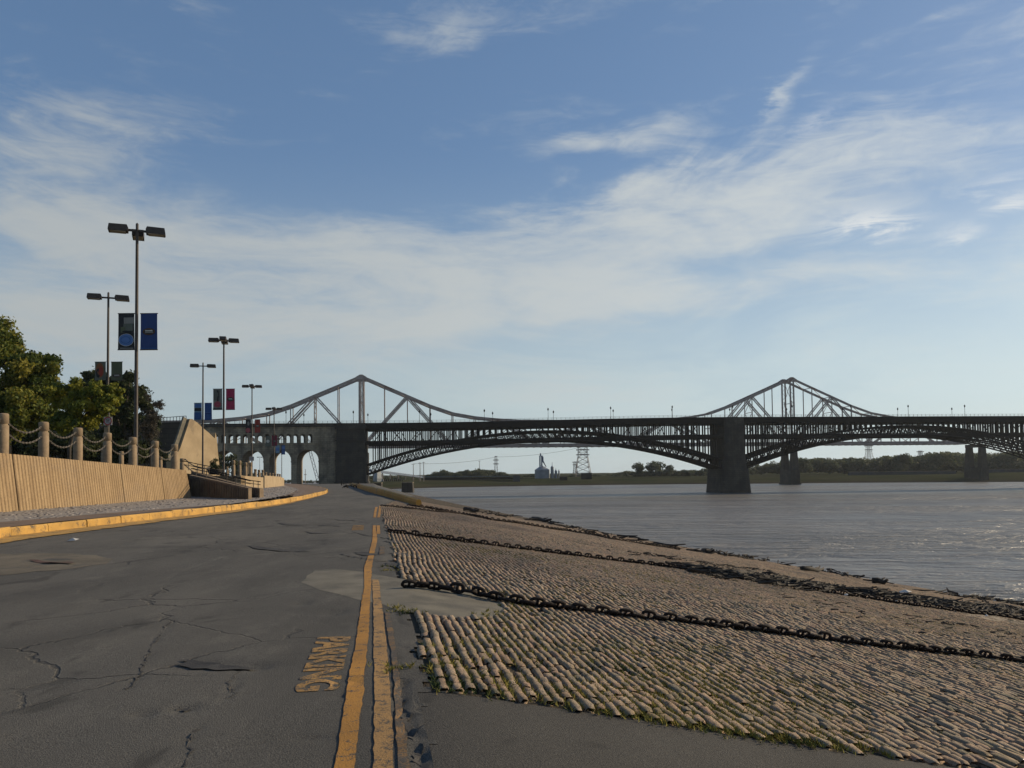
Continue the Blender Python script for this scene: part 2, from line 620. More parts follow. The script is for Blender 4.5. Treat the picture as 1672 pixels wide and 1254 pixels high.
# asphalt: fine aggregate, tar-dark and worn-pale patches
def asphalt(name, c0, c1, pale, ckf=1.0):
    m = bpy.data.materials.new(name)
    m.use_nodes = True
    t = NT(m.node_tree)
    b = t.N['Principled BSDF']
    co = t.node('ShaderNodeNewGeometry').outputs['Position']
    grain = t.noise(co, 95, 3, 0.7)
    patch = t.noise(t.mapping(co, (.55, .16, 1)), 1.0, 6, 0.65, 0.6)
    patch2 = t.noise(t.mapping(co, (1.7, .9, 1), rot=(0, 0, R(10))), 1.1, 5, 0.6)
    big = t.noise(co, 0.12, 3, 0.5)
    c = t.mix(t.ss(patch, 0.3, 0.72), c0, c1)
    c = t.mix(t.ss(patch2, 0.52, 0.75, 0, .5), c, pale)
    c = t.mix(t.ss(big, 0.42, 0.7, 0, .3), c, pale)
    g = t.lin(grain, 0.32, 0.68, 0.42, 1.65)
    c = t.mix(1.0, c, t.node('ShaderNodeCombineColor', {0: g, 1: g, 2: g}).outputs[0], 'MULTIPLY')
    spk = t.node('ShaderNodeTexVoronoi', {'Scale': 38.0, 'Vector': co})
    c = t.mix(t.ss(spk.outputs['Distance'], 0.0, 0.2, 0.5, 0.0), c, (.26, .23, .18))
    # dark tar smears and old stains run along the lane
    dark_tone = t.noise(t.mapping(co, (.8, .35, 1), rot=(0, 0, R(9))), 1.3, 4, 0.55, 1.2)
    c = t.mix(t.ss(dark_tone, 0.60, 0.70, 0, .6), c, tuple(x * 0.45 for x in c0))
    stain = t.noise(t.mapping(co, (.3, 1.1, 1), loc=(4, 1, 0)), 0.55, 5, 0.6, .6)
    c = t.mix(t.ss(stain, 0.55, 0.72, 0, .35), c, tuple(x * 0.6 for x in c0))
    # hairline cracks
    wv = t.vec('ADD', co, t.vec('MULTIPLY', t.noise(co, 1.2, 4, 0.6, col=True), (0.7, .7, 0)))
    vo = t.node('ShaderNodeTexVoronoi', {'Scale': 0.55, 'Vector': wv}, feature='DISTANCE_TO_EDGE')
    ck = t.math('MULTIPLY', t.ss(vo.outputs[0], 0.004, 0.014, 1.0, 0.0), t.ss(t.noise(co, 0.35, 2), 0.48, 0.6))
    c = t.mix(t.math('MULTIPLY', ck, 0.45 * ckf), c, (.012, .011, .01))
    t.put(b.inputs['Base Color'], c)
    b.inputs['Roughness'].default_value = 0.9
    b.inputs['Specular IOR Level'].default_value = 0.3
    h = t.math('ADD', grain, t.math('MULTIPLY', ck, -1.5 * ckf))
    bn = t.node('ShaderNodeBump', {'Height': h, 'Strength': 0.9, 'Distance': 0.012})
    t.put(b.inputs['Normal'], bn.outputs[0])
    return m


M['asphalt'] = asphalt('asphalt', (.054, .052, .047), (.088, .084, .075), (.13, .122, .105))
M['asphalt_apron'] = asphalt('asphalt_apron', (.044, .042, .038), (.058, .055, .049), (.068, .064, .056), 0.0)

road = sub_mesh('road', is_road, M['asphalt'])
tag(road, 'cracked grey asphalt road running along the top of the levee', kind='structure')
apron = sub_mesh('road_apron', is_apron, M['asphalt_apron'], 0.004)
tag(apron, 'smooth dark asphalt apron sloping down below the cobbles', kind='structure')

# levee bed: dirt under the cobbles, mud and sand towards the water
m = bpy.data.materials.new('levee_dirt')
m.use_nodes = True
t = NT(m.node_tree)
b = t.N['Principled BSDF']
pos = t.node('ShaderNodeNewGeometry').outputs['Position']
sp = t.node('ShaderNodeSeparateXYZ', {0: pos})
uN = t.math('ADD', sp.outputs[0], t.math('MULTIPLY', sp.outputs[1], 0.176))
dw = t.math('SUBTRACT', t.math('SUBTRACT', 53.3, t.math('MULTIPLY', sp.outputs[1], 0.138)), uN)      # metres up from the water's edge
dw = t.math('ADD', dw, t.math('MULTIPLY', t.math('SUBTRACT', t.noise(t.mapping(pos, (.25, .12, 1)), 1.0, 5, 0.6), 0.5), 5.0))
g1 = t.noise(pos, 22, 4, 0.7)
dirt = t.mix(t.ss(g1, .3, .7), (.035, .03, .022), (.075, .062, .045))
dirt = t.mix(t.ss(t.noise(pos, 0.9, 4), .55, .7, 0, .7), dirt, (.07, .068, .022))
rowm = t.mapping(pos, (1, 1, 1), rot=(0, 0, R(-10)))
wav = t.node('ShaderNodeTexWave', {'Vector': rowm, 'Scale': 3.3, 'Distortion': 1.5, 'Detail': 2.0, 'Detail Scale': 1.2}, wave_type='BANDS', bands_direction='X')
farst = t.mix(t.ss(wav.outputs['Fac'], 0.2, 0.7), (.03, .026, .021), (.135, .112, .085))
far_mask = t.ss(sp.outputs[1], 52, 62)
c = t.mix(far_mask, dirt, farst)
sand = t.mix(t.ss(t.noise(t.mapping(pos, (1.2, .3, 1)), 1.5, 6, .65), .35, .7), (.072, .052, .035), (.115, .083, .055))
c = t.mix(t.ss(dw, 7.5, 6.0), c, sand)
wet = t.mix(t.ss(t.noise(pos, 3, 4), .4, .65), (.018, .016, .014), (.05, .04, .03))
c = t.mix(t.math('MULTIPLY', t.ss(dw, 2.4, 0.8), .85), c, wet)
t.put(b.inputs['Base Color'], c)
b.inputs['Roughness'].default_value = 0.95
b.inputs['Specular IOR Level'].default_value = 0.2
bn = t.node('ShaderNodeBump', {'Height': t.math('ADD', g1, t.math('MULTIPLY', wav.outputs['Fac'], t.math('MULTIPLY', far_mask, 2.0))), 'Strength': 1.0, 'Distance': 0.04})
t.put(b.inputs['Normal'], bn.outputs[0])
M['levee_dirt'] = m
levee = sub_mesh('levee_slope', (~is_road & ~is_apron) | (cu > -.5) & (cu < 60), m, 0.016)
tag(levee, 'cobbled levee sloping down to the river', kind='structure')

# ------------------------------------------------------------------ river
m = bpy.data.materials.new('river_water')
m.use_nodes = True
t = NT(m.node_tree)
b = t.N['Principled BSDF']
pos = t.node('ShaderNodeNewGeometry').outputs['Position']
wc = t.noise(t.mapping(pos, (.02, .05, 1)), 1.0, 4, .6)
t.put(b.inputs['Base Color'], t.mix(t.ss(wc, .35, .65), (.125, .115, .10), (.175, .16, .14)))
b.inputs['IOR'].default_value = 1.33
rip = t.noise(t.mapping(pos, (.42, 1.0, 1), rot=(0, 0, R(-8))), 1.15, 4, 0.62, 0.5)
swl = t.noise(t.mapping(pos, (.06, .16, 1), rot=(0, 0, R(-5))), 1.0, 3, 0.55, .6)
calm = t.ss(t.noise(t.mapping(pos, (.012, .035, 1)), 1.0, 4, .6), .35, .65, 0.45, 1.0)
t.put(b.inputs['Roughness'], t.lin(calm, .45, 1, .32, .40))
mid = t.noise(t.mapping(pos, (.11, .34, 1), rot=(0, 0, R(-6))), 1.0, 4, 0.65, 0.8)
hh = t.math('ADD', t.math('MULTIPLY', t.math('MULTIPLY', rip, calm), 0.34), t.math('ADD', t.math('MULTIPLY', swl, 0.8), t.math('MULTIPLY', t.math('MULTIPLY', mid, calm), 1.0)))
bn = t.node('ShaderNodeBump', {'Height': hh, 'Strength': 1.0, 'Distance': 2.2})
t.put(b.inputs['Normal'], bn.outputs[0])
M['water'] = m
mb = MB()
mb.add([(-900, -60, WATER_Z), (1400, -60, WATER_Z), (1400, 1600, WATER_Z), (-900, 1600, WATER_Z)], [(0, 1, 2, 3)])
river = tag(mb.build('river', m), 'wide brown river with small ripples reflecting the sky', kind='structure')

# ------------------------------------------------------------------ cobbles of the levee
PAD = [(490, 951), (513, 931), (548, 929), (595, 934), (648, 944), (700, 952), (760, 966), (818, 985), (826, 996), (818, 1004), (795, 1010), (739, 1009),
       (690, 1003), (654, 997), (620, 987), (580, 977), (521, 964)]
PADW = [on_ground(*p) for p in PAD]
PADX, PADY = np.array([p.x for p in PADW]), np.array([p.y for p in PADW])


def inside(px_, py_, X, Y):
    r = np.zeros(X.shape, bool)
    n = len(px_)
    j = n - 1
    for i in range(n):
        cnd = ((py_[i] > Y) != (py_[j] > Y)) & (X < (px_[j] - px_[i]) * (Y - py_[i]) / (py_[j] - py_[i] + 1e-12) + px_[i])
        r ^= cnd
        j = i
    return r


def stone_proto(seed):
    """rounded sett, unit box -.5...5, top at 1; 4 x 4 top grid plus skirt"""
    g = np.random.default_rng(seed)
    xs = np.array([-.5, -.30, .28, .5])
    ys_ = np.array([-.5, -.37, .37, .5])
    v = []
    for j, y in enumerate(ys_):
        for i, x in enumerate(xs):
            e = max(abs(x), abs(y))
            corner = abs(x) > .4 and abs(y) > .4
            z = (1.0 if e < .4 else (0.42 if corner else (0.80 if abs(y) > .4 else 0.55)))
            sh = 0.9 if corner else 1.0
            v.append((x * sh + g.normal(0, .03), y * sh + g.normal(0, .025), z + g.normal(0, .075)))
    q = [(j * 4 + i, j * 4 + i + 1, (j + 1) * 4 + i + 1, (j + 1) * 4 + i) for j in range(3) for i in range(3)]
    ring = [0, 1, 2, 3, 7, 11, 15, 14, 13, 12, 8, 4]
    o = 16
    for r_ in (0, 3, 15, 12):
        v.append((v[r_][0] * 1.06, v[r_][1] * 1.06, -0.35))
    q += [(o, o + 1, 3, 0), (o + 1, o + 2, 15, 3), (o + 2, o + 3, 12, 15), (o + 3, o, 0, 12)]
    return np.array(v), np.array(q)


def stone_far(seed):
    g = np.random.default_rng(seed)
    v = [(-.5, -.5, -.2), (.5, -.5, -.2), (.5, .5, -.2), (-.5, .5, -.2), (-.44, -.45, .6), (.44, -.45, .6), (.44, .45, .6), (-.44, .45, .6), (0, -.3, 1.0), (0, .3, 1.0)]
    v = np.array(v) + g.normal(0, .03, (10, 3))
    q = np.array([(0, 1, 5, 4), (1, 2, 6, 5), (2, 3, 7, 6), (3, 0, 4, 7), (4, 5, 8, 8), (5, 6, 9, 8), (6, 7, 9, 9), (7, 4, 8, 9)])
    return v, q


# sett material: pinkish-grey granite and limestone, worn; every stone its own tone
m = bpy.data.materials.new('sett_stone')
m.use_nodes = True
t = NT(m.node_tree)
b = t.N['Principled BSDF']
pos = t.node('ShaderNodeNewGeometry').outputs['Position']
tone = t.math('FRACT', t.math('ADD', t.node('ShaderNodeAttribute', attribute_name='tone').outputs['Fac'], t.node('ShaderNodeObjectInfo').outputs['Random']))
tr = t.node('ShaderNodeValToRGB', {0: tone})
cr = tr.color_ramp
cr.elements[0].color, cr.elements[0].position = (.265, .182, .118, 1), 0
cr.elements[1].color, cr.elements[1].position = (.275, .212, .135, 1), 1
for p_, c_ in ((.2, (.345, .25, .168, 1)), (.4, (.225, .172, .12, 1)), (.55, (.37, .28, .19, 1)), (.7, (.155, .135, .10, 1)), (.85, (.325, .215, .148, 1))):
    e_ = cr.elements.new(p_)
    e_.color = c_
nz = t.noise(pos, 45, 5, 0.7)
c = t.mix(1.0, tr.outputs[0], t.node('ShaderNodeCombineColor', {0: t.lin(nz, .3, .7, .72, 1.25), 1: t.lin(nz, .3, .7, .72, 1.25), 2: t.lin(nz, .3, .7, .72, 1.25)}).outputs[0], 'MULTIPLY')
# broad dirty and bleached areas of the old levee
big = t.noise(t.mapping(pos, (.35, .12, 1)), .8, 5, .6)
c = t.mix(t.ss(big, .48, .7, 0, .5), c, (.11, .095, .078))
c = t.mix(t.ss(t.noise(t.mapping(pos, (.2, .5, 1)), .7, 4, .6), .52, .7, 0, .45), c, (.20, .165, .13))
c = t.mix(t.math('MULTIPLY', t.ss(t.noise(pos, 2.6, 5, .65), .5, .68), .5), c, (.105, .10, .04))
t.put(b.inputs['Base Color'], c)
b.inputs['Roughness'].default_value = 0.88
b.inputs['Specular IOR Level'].default_value = 0.3
bn = t.node('ShaderNodeBump', {'Height': t.math('ADD', nz, t.math('MULTIPLY', t.noise(pos, 16, 4, .6), 1.4)), 'Strength': 0.9, 'Distance': 0.02})
t.put(b.inputs['Normal'], bn.outputs[0])
M['sett'] = m


def lay_rows():
    """positions of all setts: rows run along the levee, each row a chain of stones of uneven length"""
    P = []
    pitch = 0.098
    nrow = int(44 / pitch)
    for k in range(nrow):
        u0 = 0.09 + k * pitch
        ymin = max(4.0, u0 / 0.86 - 2.0)
        y = ymin + rng.uniform(0, .2)
        g = []
        far = False
        while y < 64:
            L = rng.choice([rng.uniform(.09, .16), rng.uniform(.16, .34)])
            if y > 26:
                L = rng.uniform(.2, .42)
            g.append((y + L / 2, L))
            y += L
        g = np.array(g)
        n = len(g)
        P.append(np.stack([np.full(n, u0), g[:, 0], g[:, 1], np.full(n, k)], 1))
    P = np.concatenate(P)
    u, Y, L, k = P.T
    u = u + 0.05 * vnoise(Y * .35, u * .2, 51) + 0.008 * vnoise(Y * 1.3, k * .7, 52) + rng.normal(0, .005, len(u))
    X = u - 0.176 * Y + 0.33
    edge = 0.06 + 0.07 * vnoise(Y * 2.2, Y * 0 + 4.2, 12) + 0.05 * vnoise(Y * 6.2, Y * 0 + 4.2, 13) + np.where(Y > 40, np.clip((Y - 40) / 60, 0, 1) * 5.0, 0)
    vis = np.abs(X) < 0.70 * Y + 1.0
    keep = (u > edge + .03) & (Y > apron_y(X) + L * .3) & vis & ~inside(PADX, PADY, X, Y)
    wat = u_water(Y) - 6.6 + 1.2 * vnoise(X * .3, Y * .12, 77)
    keep &= u < wat
    keep &= rng.random(len(u)) > 0.006 + 0.25 * (vnoise(X * .5, Y * .3, 61) > .82)
    return X[keep], Y[keep], L[keep], k[keep]


sX, sY, sL, sK = lay_rows()
sW = np.where(sY > 14, .092, .098) * rng.uniform(.70, .93, len(sX))
sH = rng.uniform(.050, .064, len(sX)) + np.where(sY > 20, .008, 0)
sZ = tz(sX, sY) - 0.030 + rng.normal(0, .005, len(sX))
sR = math.atan(0.176) + rng.normal(0, .035, len(sX))
sT = rng.random(len(sX))
slope_x = (tz(sX + .1, sY) - tz(sX - .1, sY)) / .2
slope_y = (tz(sX, sY + .1) - tz(sX, sY - .1)) / .2
order = np.argsort(sX * sX + sY * sY)
near = [i for i in order if abs(sX[i]) < .66 * sY[i] + .2][:300]
protos = [stone_proto(100 + i) for i in range(8)]
pmesh = []
for pv, pq in protos:
    me = bpy.data.meshes.new('cobblestone')
    me.from_pydata(pv.tolist(), [], pq.tolist())
    me.materials.append(M['sett'])
    me.polygons.foreach_set('use_smooth', [True] * len(me.polygons))
    pmesh.append(me)
nearset = set(near)
for i in near:
    o = link('cobblestone', pmesh[int(sT[i] * 8) % 8], levee)
    o.location = (sX[i], sY[i], sZ[i])
    o.scale = (sW[i], sL[i] * 1.0, sH[i])
    o.rotation_euler = (math.atan(slope_y[i]), -math.atan(slope_x[i]), sR[i])


def scatter_mesh(name, sel, protos_, mat, parent, smooth=True):
    V, Q, T = [], [], []
    off = 0
    which = rng.integers(0, len(protos_), len(sel))
    for p_i, (pv, pq) in enumerate(protos_):
        s_ = sel[which == p_i]
        if not len(s_):
            continue
        x = pv[None, :, 0] * sW[s_, None]
        y = pv[None, :, 1] * (sL[s_, None] * 1.0)
        z = pv[None, :, 2] * sH[s_, None]
        c, sn = np.cos(sR[s_])[:, None], np.sin(sR[s_])[:, None]
        dx, dy = x * c - y * sn, x * sn + y * c
        v = np.stack([sX[s_, None] + dx, sY[s_, None] + dy, sZ[s_, None] + z + dx * slope_x[s_, None] + dy * slope_y[s_, None]], -1)
        n, k = v.shape[:2]
        V.append(v.reshape(-1, 3))
        Q.append((pq[None] + (np.arange(n) * k)[:, None, None] + off).reshape(-1, 4))
        T.append(np.repeat(sT[s_], k))
        off += n * k
    v, q, tn = np.concatenate(V), np.concatenate(Q), np.concatenate(T)
    return v, q, tn


rest = np.array([i for i in range(len(sX)) if i not in nearset])
mid = rest[sY[rest] < 16]
fars = rest[sY[rest] >= 16]
v, q, tn = scatter_mesh('cobblestones', mid, protos, M['sett'], levee)
o = np_mesh('cobblestones', v, q, M['sett'], levee, smooth=True, attr=tn)
o['kind'] = 'stuff'


def stuff_tris(name, sel):
    fp = []
    for i in range(4):
        fv, fq = stone_far(300 + i)
        fp.append((fv, fq))
    v, q, tn = scatter_mesh(name, sel, fp, M['sett'], levee)
    tri = []
    a = q[:, [0, 1, 2]]
    bq = q[:, [0, 2, 3]]
    good = q[:, 2] != q[:, 3]
    tris = np.concatenate([a, bq[good]])
    return np_mesh(name, v, tris, M['sett'], levee, smooth=True, attr=tn)


o = stuff_tris('cobblestones_beyond', fars)
o['kind'] = 'stuff'

# grass between the cobbles
def tufts(name, cnt, dens_seed, ymax):
    n = cnt
    Y = 5.2 + (ymax - 5.2) * rng.random(n) ** 1.8
    X = -0.25 * Y + rng.random(n) * 0.9 * Y
    u = uu(X, Y)
    fld = vnoise(X * .55, Y * .35, dens_seed) + .5 * vnoise(X * 1.7, Y * 1.1, dens_seed + 1) + .35 * np.exp(-((u - 4) / 3.5) ** 2)
    keep = (u > .1) & (Y > apron_y(X) - .02) & (fld > rng.random(n) * 1.3 + 0.04) & ~inside(PADX, PADY, X, Y) & (u < u_water(Y) - 14)
    X, Y, u = X[keep], Y[keep], u[keep]
    k = np.round((u - .09) / .098 + .5) - .5
    u2 = .09 + k * .098 + 0.05 * vnoise(Y * .35, u * .2, 51) + rng.normal(0, .008, len(u))
    X = u2 - .176 * Y + .33
    return X, Y


X, Y = tufts('grass', 46000, 91, 26)
ex = np.array([on_ground(px, py)[:2] for px, py in ((655, 997), (668, 1001), (795, 1006), (815, 1002), (645, 992), (660, 1000), (650, 1093), (672, 1090), (1195, 1060), (632, 925), (640, 932), (868, 1084), (880, 1090), (1510, 1195))])
exn = np.repeat(ex, 9, 0) + rng.normal(0, .08, (len(ex) * 9, 2))
X, Y = np.concatenate([X, exn[:, 0]]), np.concatenate([Y, exn[:, 1]])
nb = 5
X, Y = np.repeat(X, nb), np.repeat(Y, nb)
n = len(X)
X = X + rng.normal(0, .012, n)
Y = Y + rng.normal(0, .045, n)
Z = tz(X, Y) + .004
a = rng.random(n) * 6.283
hgt = rng.uniform(.022, .042, n)
wd = rng.uniform(.004, .009, n)
lean = rng.normal(0, .022, (n, 2))
ca, sa = np.cos(a) * wd, np.sin(a) * wd
v = np.stack([np.stack([X - ca, Y - sa, Z], 1), np.stack([X + ca, Y + sa, Z], 1), np.stack([X + lean[:, 0], Y + lean[:, 1], Z + hgt], 1)], 1).reshape(-1, 3)
o = np_mesh('grass', v, np.arange(n * 3).reshape(-1, 3), M['grass_tuft'])
tag(o, 'yellow green grass growing in the joints between the cobbles', kind='stuff')

# resample the kerb line evenly
def resample(pts, step):
    o_ = [pts[0].copy()]
    acc = 0
    for a_, b_ in zip(pts, pts[1:]):
        L = (b_ - a_).length
        d = step - acc
        while d <= L:
            o_.append(a_.lerp(b_, d / L))
            d += step
        acc = (acc + L) % step if L >= step - acc else acc + L
    return o_


# ------------------------------------------------------------------ concrete pad, worn patch, painted lines and lettering
def sheet(name, pts, mat, parent, lift=.004, seg=.12, thick=None):
    """thin sheet lying on the ground: dense triangulated polygon draped over the surface"""
    X = np.array([p.x for p in pts])
    Y = np.array([p.y for p in pts])
    import bmesh
    bm = bmesh.new()
    vs = []
    n = len(pts)
    for i in range(n):
        a_, b_ = pts[i], pts[(i + 1) % n]
        k = max(1, int((a_ - b_).length / seg))
        for j in range(k):
            p = a_.lerp(b_, j / k)
            vs.append(bm.verts.new((p.x, p.y, 0)))
    f = bm.faces.new(vs)
    x0, x1, y0, y1 = X.min(), X.max(), Y.min(), Y.max()
    for axis, lo, hi in ((0, x0, x1), (1, y0, y1)):
        k = max(1, int((hi - lo) / seg))
        if k > 160:
            k = 160
        for j in range(1, k):
            c_ = lo + (hi - lo) * j / k
            co_ = (c_, 0, 0) if axis == 0 else (0, c_, 0)
            no_ = (1, 0, 0) if axis == 0 else (0, 1, 0)
            bmesh.ops.bisect_plane(bm, geom=bm.verts[:] + bm.edges[:] + bm.faces[:], plane_co=co_, plane_no=no_)
    bmesh.ops.triangulate(bm, faces=bm.faces[:])
    co_ = np.array([v_.co[:] for v_ in bm.verts])
    z = tz(co_[:, 0], co_[:, 1]) + dents(co_[:, 0], co_[:, 1]) * 0.85 + lift
    for v_, zz in zip(bm.verts, z):
        v_.co.z = zz
    for f in bm.faces:
        if f.normal.z < 0:
            f.normal_flip()
    me = bpy.data.meshes.new(name)
    bm.to_mesh(me)
    bm.free()
    me.materials.append(mat)
    return link(name, me, parent)


def jag(pts, step, amp):
    o_ = []
    n_ = len(pts)
    for i in range(n_):
        a_, b_ = pts[i], pts[(i + 1) % n_]
        d = b_ - a_
        k = max(1, int(d.length / step))
        for j in range(k):
            p = a_.lerp(b_, j / k)
            nn = Vector((-d.y, d.x, 0)).normalized()
            o_.append(p + nn * random.uniform(-amp, amp))
    return o_


pad = sheet('concrete_pad', jag(PADW, .35, .035), M['concrete'], None, .002, .12)
tag(pad, 'pale concrete pad under the nearest anchor chain', kind='structure')

# paint
def paint(name, col_, wear_lo, wear_hi, wscale=9.0):
    m_ = bpy.data.materials.new(name)
    m_.use_nodes = True
    t_ = NT(m_.node_tree)
    b_ = t_.N['Principled BSDF']
    co = t_.node('ShaderNodeNewGeometry').outputs['Position']
    n1 = t_.noise(co, wscale, 6, .7)
    n2 = t_.noise(co, 60, 3, .7)
    n3 = t_.noise(co, 1.1, 3, .5)
    base_ = t_.mix(t_.ss(n3, .3, .7), col_, tuple(x * .72 for x in col_))
    w_ = t_.math('ADD', n1, t_.math('MULTIPLY', t_.math('SUBTRACT', n2, .5), .7))
    c_ = t_.mix(t_.ss(w_, wear_lo, wear_hi), base_, (.055, .046, .036))
    t_.put(b_.inputs['Base Color'], c_)
    b_.inputs['Roughness'].default_value = .8
    bn_ = t_.node('ShaderNodeBump', {'Height': n2, 'Strength': .7, 'Distance': .01})
    t_.put(b_.inputs['Normal'], bn_.outputs[0])
    return m_


M['yellow'] = paint('yellow_paint', (.38, .18, .022), .55, .68)
M['yellow_worn'] = paint('yellow_paint_worn', (.36, .205, .065), .50, .64)
M['yellow_faint'] = paint('yellow_paint_faint', (.19, .105, .032), .40, .54, 5.0)
M['kerb_yellow'] = paint('kerb_paint', (.47, .27, .058), .52, .68, 3.0)
M['stencil'] = paint('stencil_paint', (.36, .20, .05), .46, .62, 10.0)


def stripe(name, rows, mat, label=None, lift=.007):
    """rows of (y, left x, right x) in the photo, projected onto the road"""
    L = [on_ground(x0, y) for y, x0, x1 in rows]
    Rr = [on_ground(x1, y) for y, x0, x1 in rows]
    pts = jag(L + Rr[::-1], .09, .006)
    o_ = sheet(name, pts, mat, road, lift, .2)
    if label:
        o_['label'] = label
    return o_


stripe('yellow_line', [(1300, 536, 576), (1254, 546, 580), (1180, 558, 587), (1126, 567, 594), (1100, 570, 595), (1060, 580, 600), (1013, 586, 603), (956, 595, 606),
                       (928, 594, 607), (905, 602, 611), (882, 608, 616), (868, 609, 615)], M['yellow'])
stripe('yellow_line', [(1300, 611, 650), (1254, 610, 643), (1190, 611, 641), (1126, 612, 637), (1075, 610, 633), (1013, 610, 627), (980, 609, 622), (956, 608, 620), (947, 608, 618)], M['yellow_worn'])
stripe('yellow_line', [(1300, 652, 690), (1254, 650, 669), (1190, 646, 662), (1126, 644, 655), (1075, 640, 648), (1030, 632, 642), (1000, 628, 636)], M['yellow_faint'], None, .008)
stripe('yellow_line', [(872, 608, 613.5), (858, 609, 614)], M['yellow'])
stripe('yellow_line', [(872, 615.5, 621), (858, 615, 620)], M['yellow'])
stripe('yellow_line', [(845, 609.5, 614), (835, 611, 615), (828, 613, 617)], M['yellow'])
stripe('yellow_line', [(845, 616, 620.5), (835, 618, 622), (826, 619, 623)], M['yellow'])
stripe('yellow_line', [(905, 619, 628), (893, 620, 628)], M['yellow_faint'])

# worn patch round a sunken grate on the left
wp = [on_ground(x, y) for x, y in ((-60, 908), (0, 905), (60, 903.5), (120, 904), (165, 908), (185, 913), (170, 921), (120, 928), (60, 934), (20, 938), (-60, 940))]
M['worn_patch'] = material('worn_patch', ((.085, .072, .05), (.13, .11, .078)), 1.2, 0.95, .5, 90, space='World', spots=(.062, .056, .045), spot_scale=2.2, spot_lo=.5, spot_hi=.72)
sheet('worn_patch', jag(wp, .25, .1), M['worn_patch'], road, .005, .4)
gr = [on_ground(x, y) for x, y in ((48, 915.5), (85, 917), (121, 920.5), (118, 922), (85, 920.5), (54, 917.5))]
M['rust_red'] = material('rust_red', ((.05, .024, .018), (.085, .04, .028)), 4, .9, .5, 40)
sheet('iron_grate', jag(gr, .2, .03), M['rust_red'], road, .03, .3)


M['dark_tone'] = material('dark_tone', ((.02, .019, .018), (.04, .037, .034)), 3, .85, .6, 60, space='World', spots=(.05, .046, .04), spot_scale=6, spot_lo=.5, spot_hi=.65)  # near-black for the painted road shade and the crack strips
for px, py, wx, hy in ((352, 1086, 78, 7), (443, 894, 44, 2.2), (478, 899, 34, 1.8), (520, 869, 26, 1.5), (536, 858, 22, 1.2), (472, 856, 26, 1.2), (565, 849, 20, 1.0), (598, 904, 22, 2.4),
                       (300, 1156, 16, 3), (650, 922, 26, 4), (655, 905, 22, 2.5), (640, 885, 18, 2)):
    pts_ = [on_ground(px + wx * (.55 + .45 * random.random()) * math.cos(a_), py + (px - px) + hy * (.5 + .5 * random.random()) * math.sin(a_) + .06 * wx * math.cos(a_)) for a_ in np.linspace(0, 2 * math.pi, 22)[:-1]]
    sheet('painted_shade', jag(pts_, .12, .025), M['dark_tone'], road, .010, .12)  # dark sheets imitate the shade in the road's hollows


# broken, tar-dark edge where the road meets the apron, and the widest open cracks
for line, wd_ in (([(657, 1108), (650, 1126), (656, 1140), (652, 1152), (664, 1166), (666, 1180), (674, 1192), (672, 1204), (684, 1220), (684, 1236), (694, 1254), (700, 1300)], .022),
                  ([(276, 1016), (262, 1034), (248, 1056), (236, 1078), (229, 1100), (206, 1126)], .009), ([(388, 1096), (373, 1114), (384, 1133), (366, 1142)], .008),
                  ([(320, 1190), (306, 1206), (312, 1226), (300, 1254)], .008), ([(555, 905), (590, 912), (612, 916), (640, 915)], .03), ([(575, 868), (606, 876), (640, 880)], .035)):
    P_ = resample([on_ground(x, y) for x, y in line], .06)
    wv_ = [wd_ * random.uniform(.35, 1.5) for _ in P_]
    a1, b1 = [], []
    for i, p in enumerate(P_):
        d_ = P_[min(i + 1, len(P_) - 1)] - P_[max(i - 1, 0)]
        n_ = Vector((-d_.y, d_.x, 0)).normalized()
        q_ = p + n_ * random.uniform(-.02, .02)
        a1.append(q_ + n_ * wv_[i])
        b1.append(q_ - n_ * wv_[i])
    sheet('crack', a1 + b1[::-1], M['dark_tone'], road, .004, .06)


def stencil(text, p_far, p_near, height, name='road_lettering'):
    cu_ = bpy.data.curves.new(name, 'FONT')
    cu_.body = text
    cu_.size = 1.0
    cu_.offset = .04
    cu_.align_x = 'LEFT'
    o_ = bpy.data.objects.new(name, cu_)
    COL.objects.link(o_)
    dg = bpy.context.evaluated_depsgraph_get()
    dg.update()
    me = bpy.data.meshes.new_from_object(o_.evaluated_get(dg))
    bpy.data.objects.remove(o_)
    n_ = len(me.vertices)
    co = np.empty(n_ * 3)
    me.vertices.foreach_get('co', co)
    co = co.reshape(-1, 3)
    mn, mx = co.min(0), co.max(0)
    s_ = (co[:, 0] - mn[0]) / (mx[0] - mn[0])
    h_ = (co[:, 1] - mn[1]) / (mx[1] - mn[1])
    d = (p_near - p_far)
    nrm = Vector((-d.y, d.x, 0)).normalized()          # tops of the letters towards the kerb line on the river side
    x = p_far.x + d.x * s_ + nrm.x * height * h_
    y = p_far.y + d.y * s_ + nrm.y * height * h_
    z = tz(x, y) + dents(x, y) + .005
    me.vertices.foreach_set('co', np.stack([x, y, z], 1).ravel())
    me.materials.clear()
    me.materials.append(M['stencil'])
    me.update()
    ob = link(name, me, road)
    return ob


pf, pn = on_ground(518, 1041), on_ground(479, 1131)
stencil('PARKING', pf, pn, (on_ground(572, 1043) - pf).length * .97)
stencil('NO PARKING', on_ground(576, 858), on_ground(573.5, 866), .36)

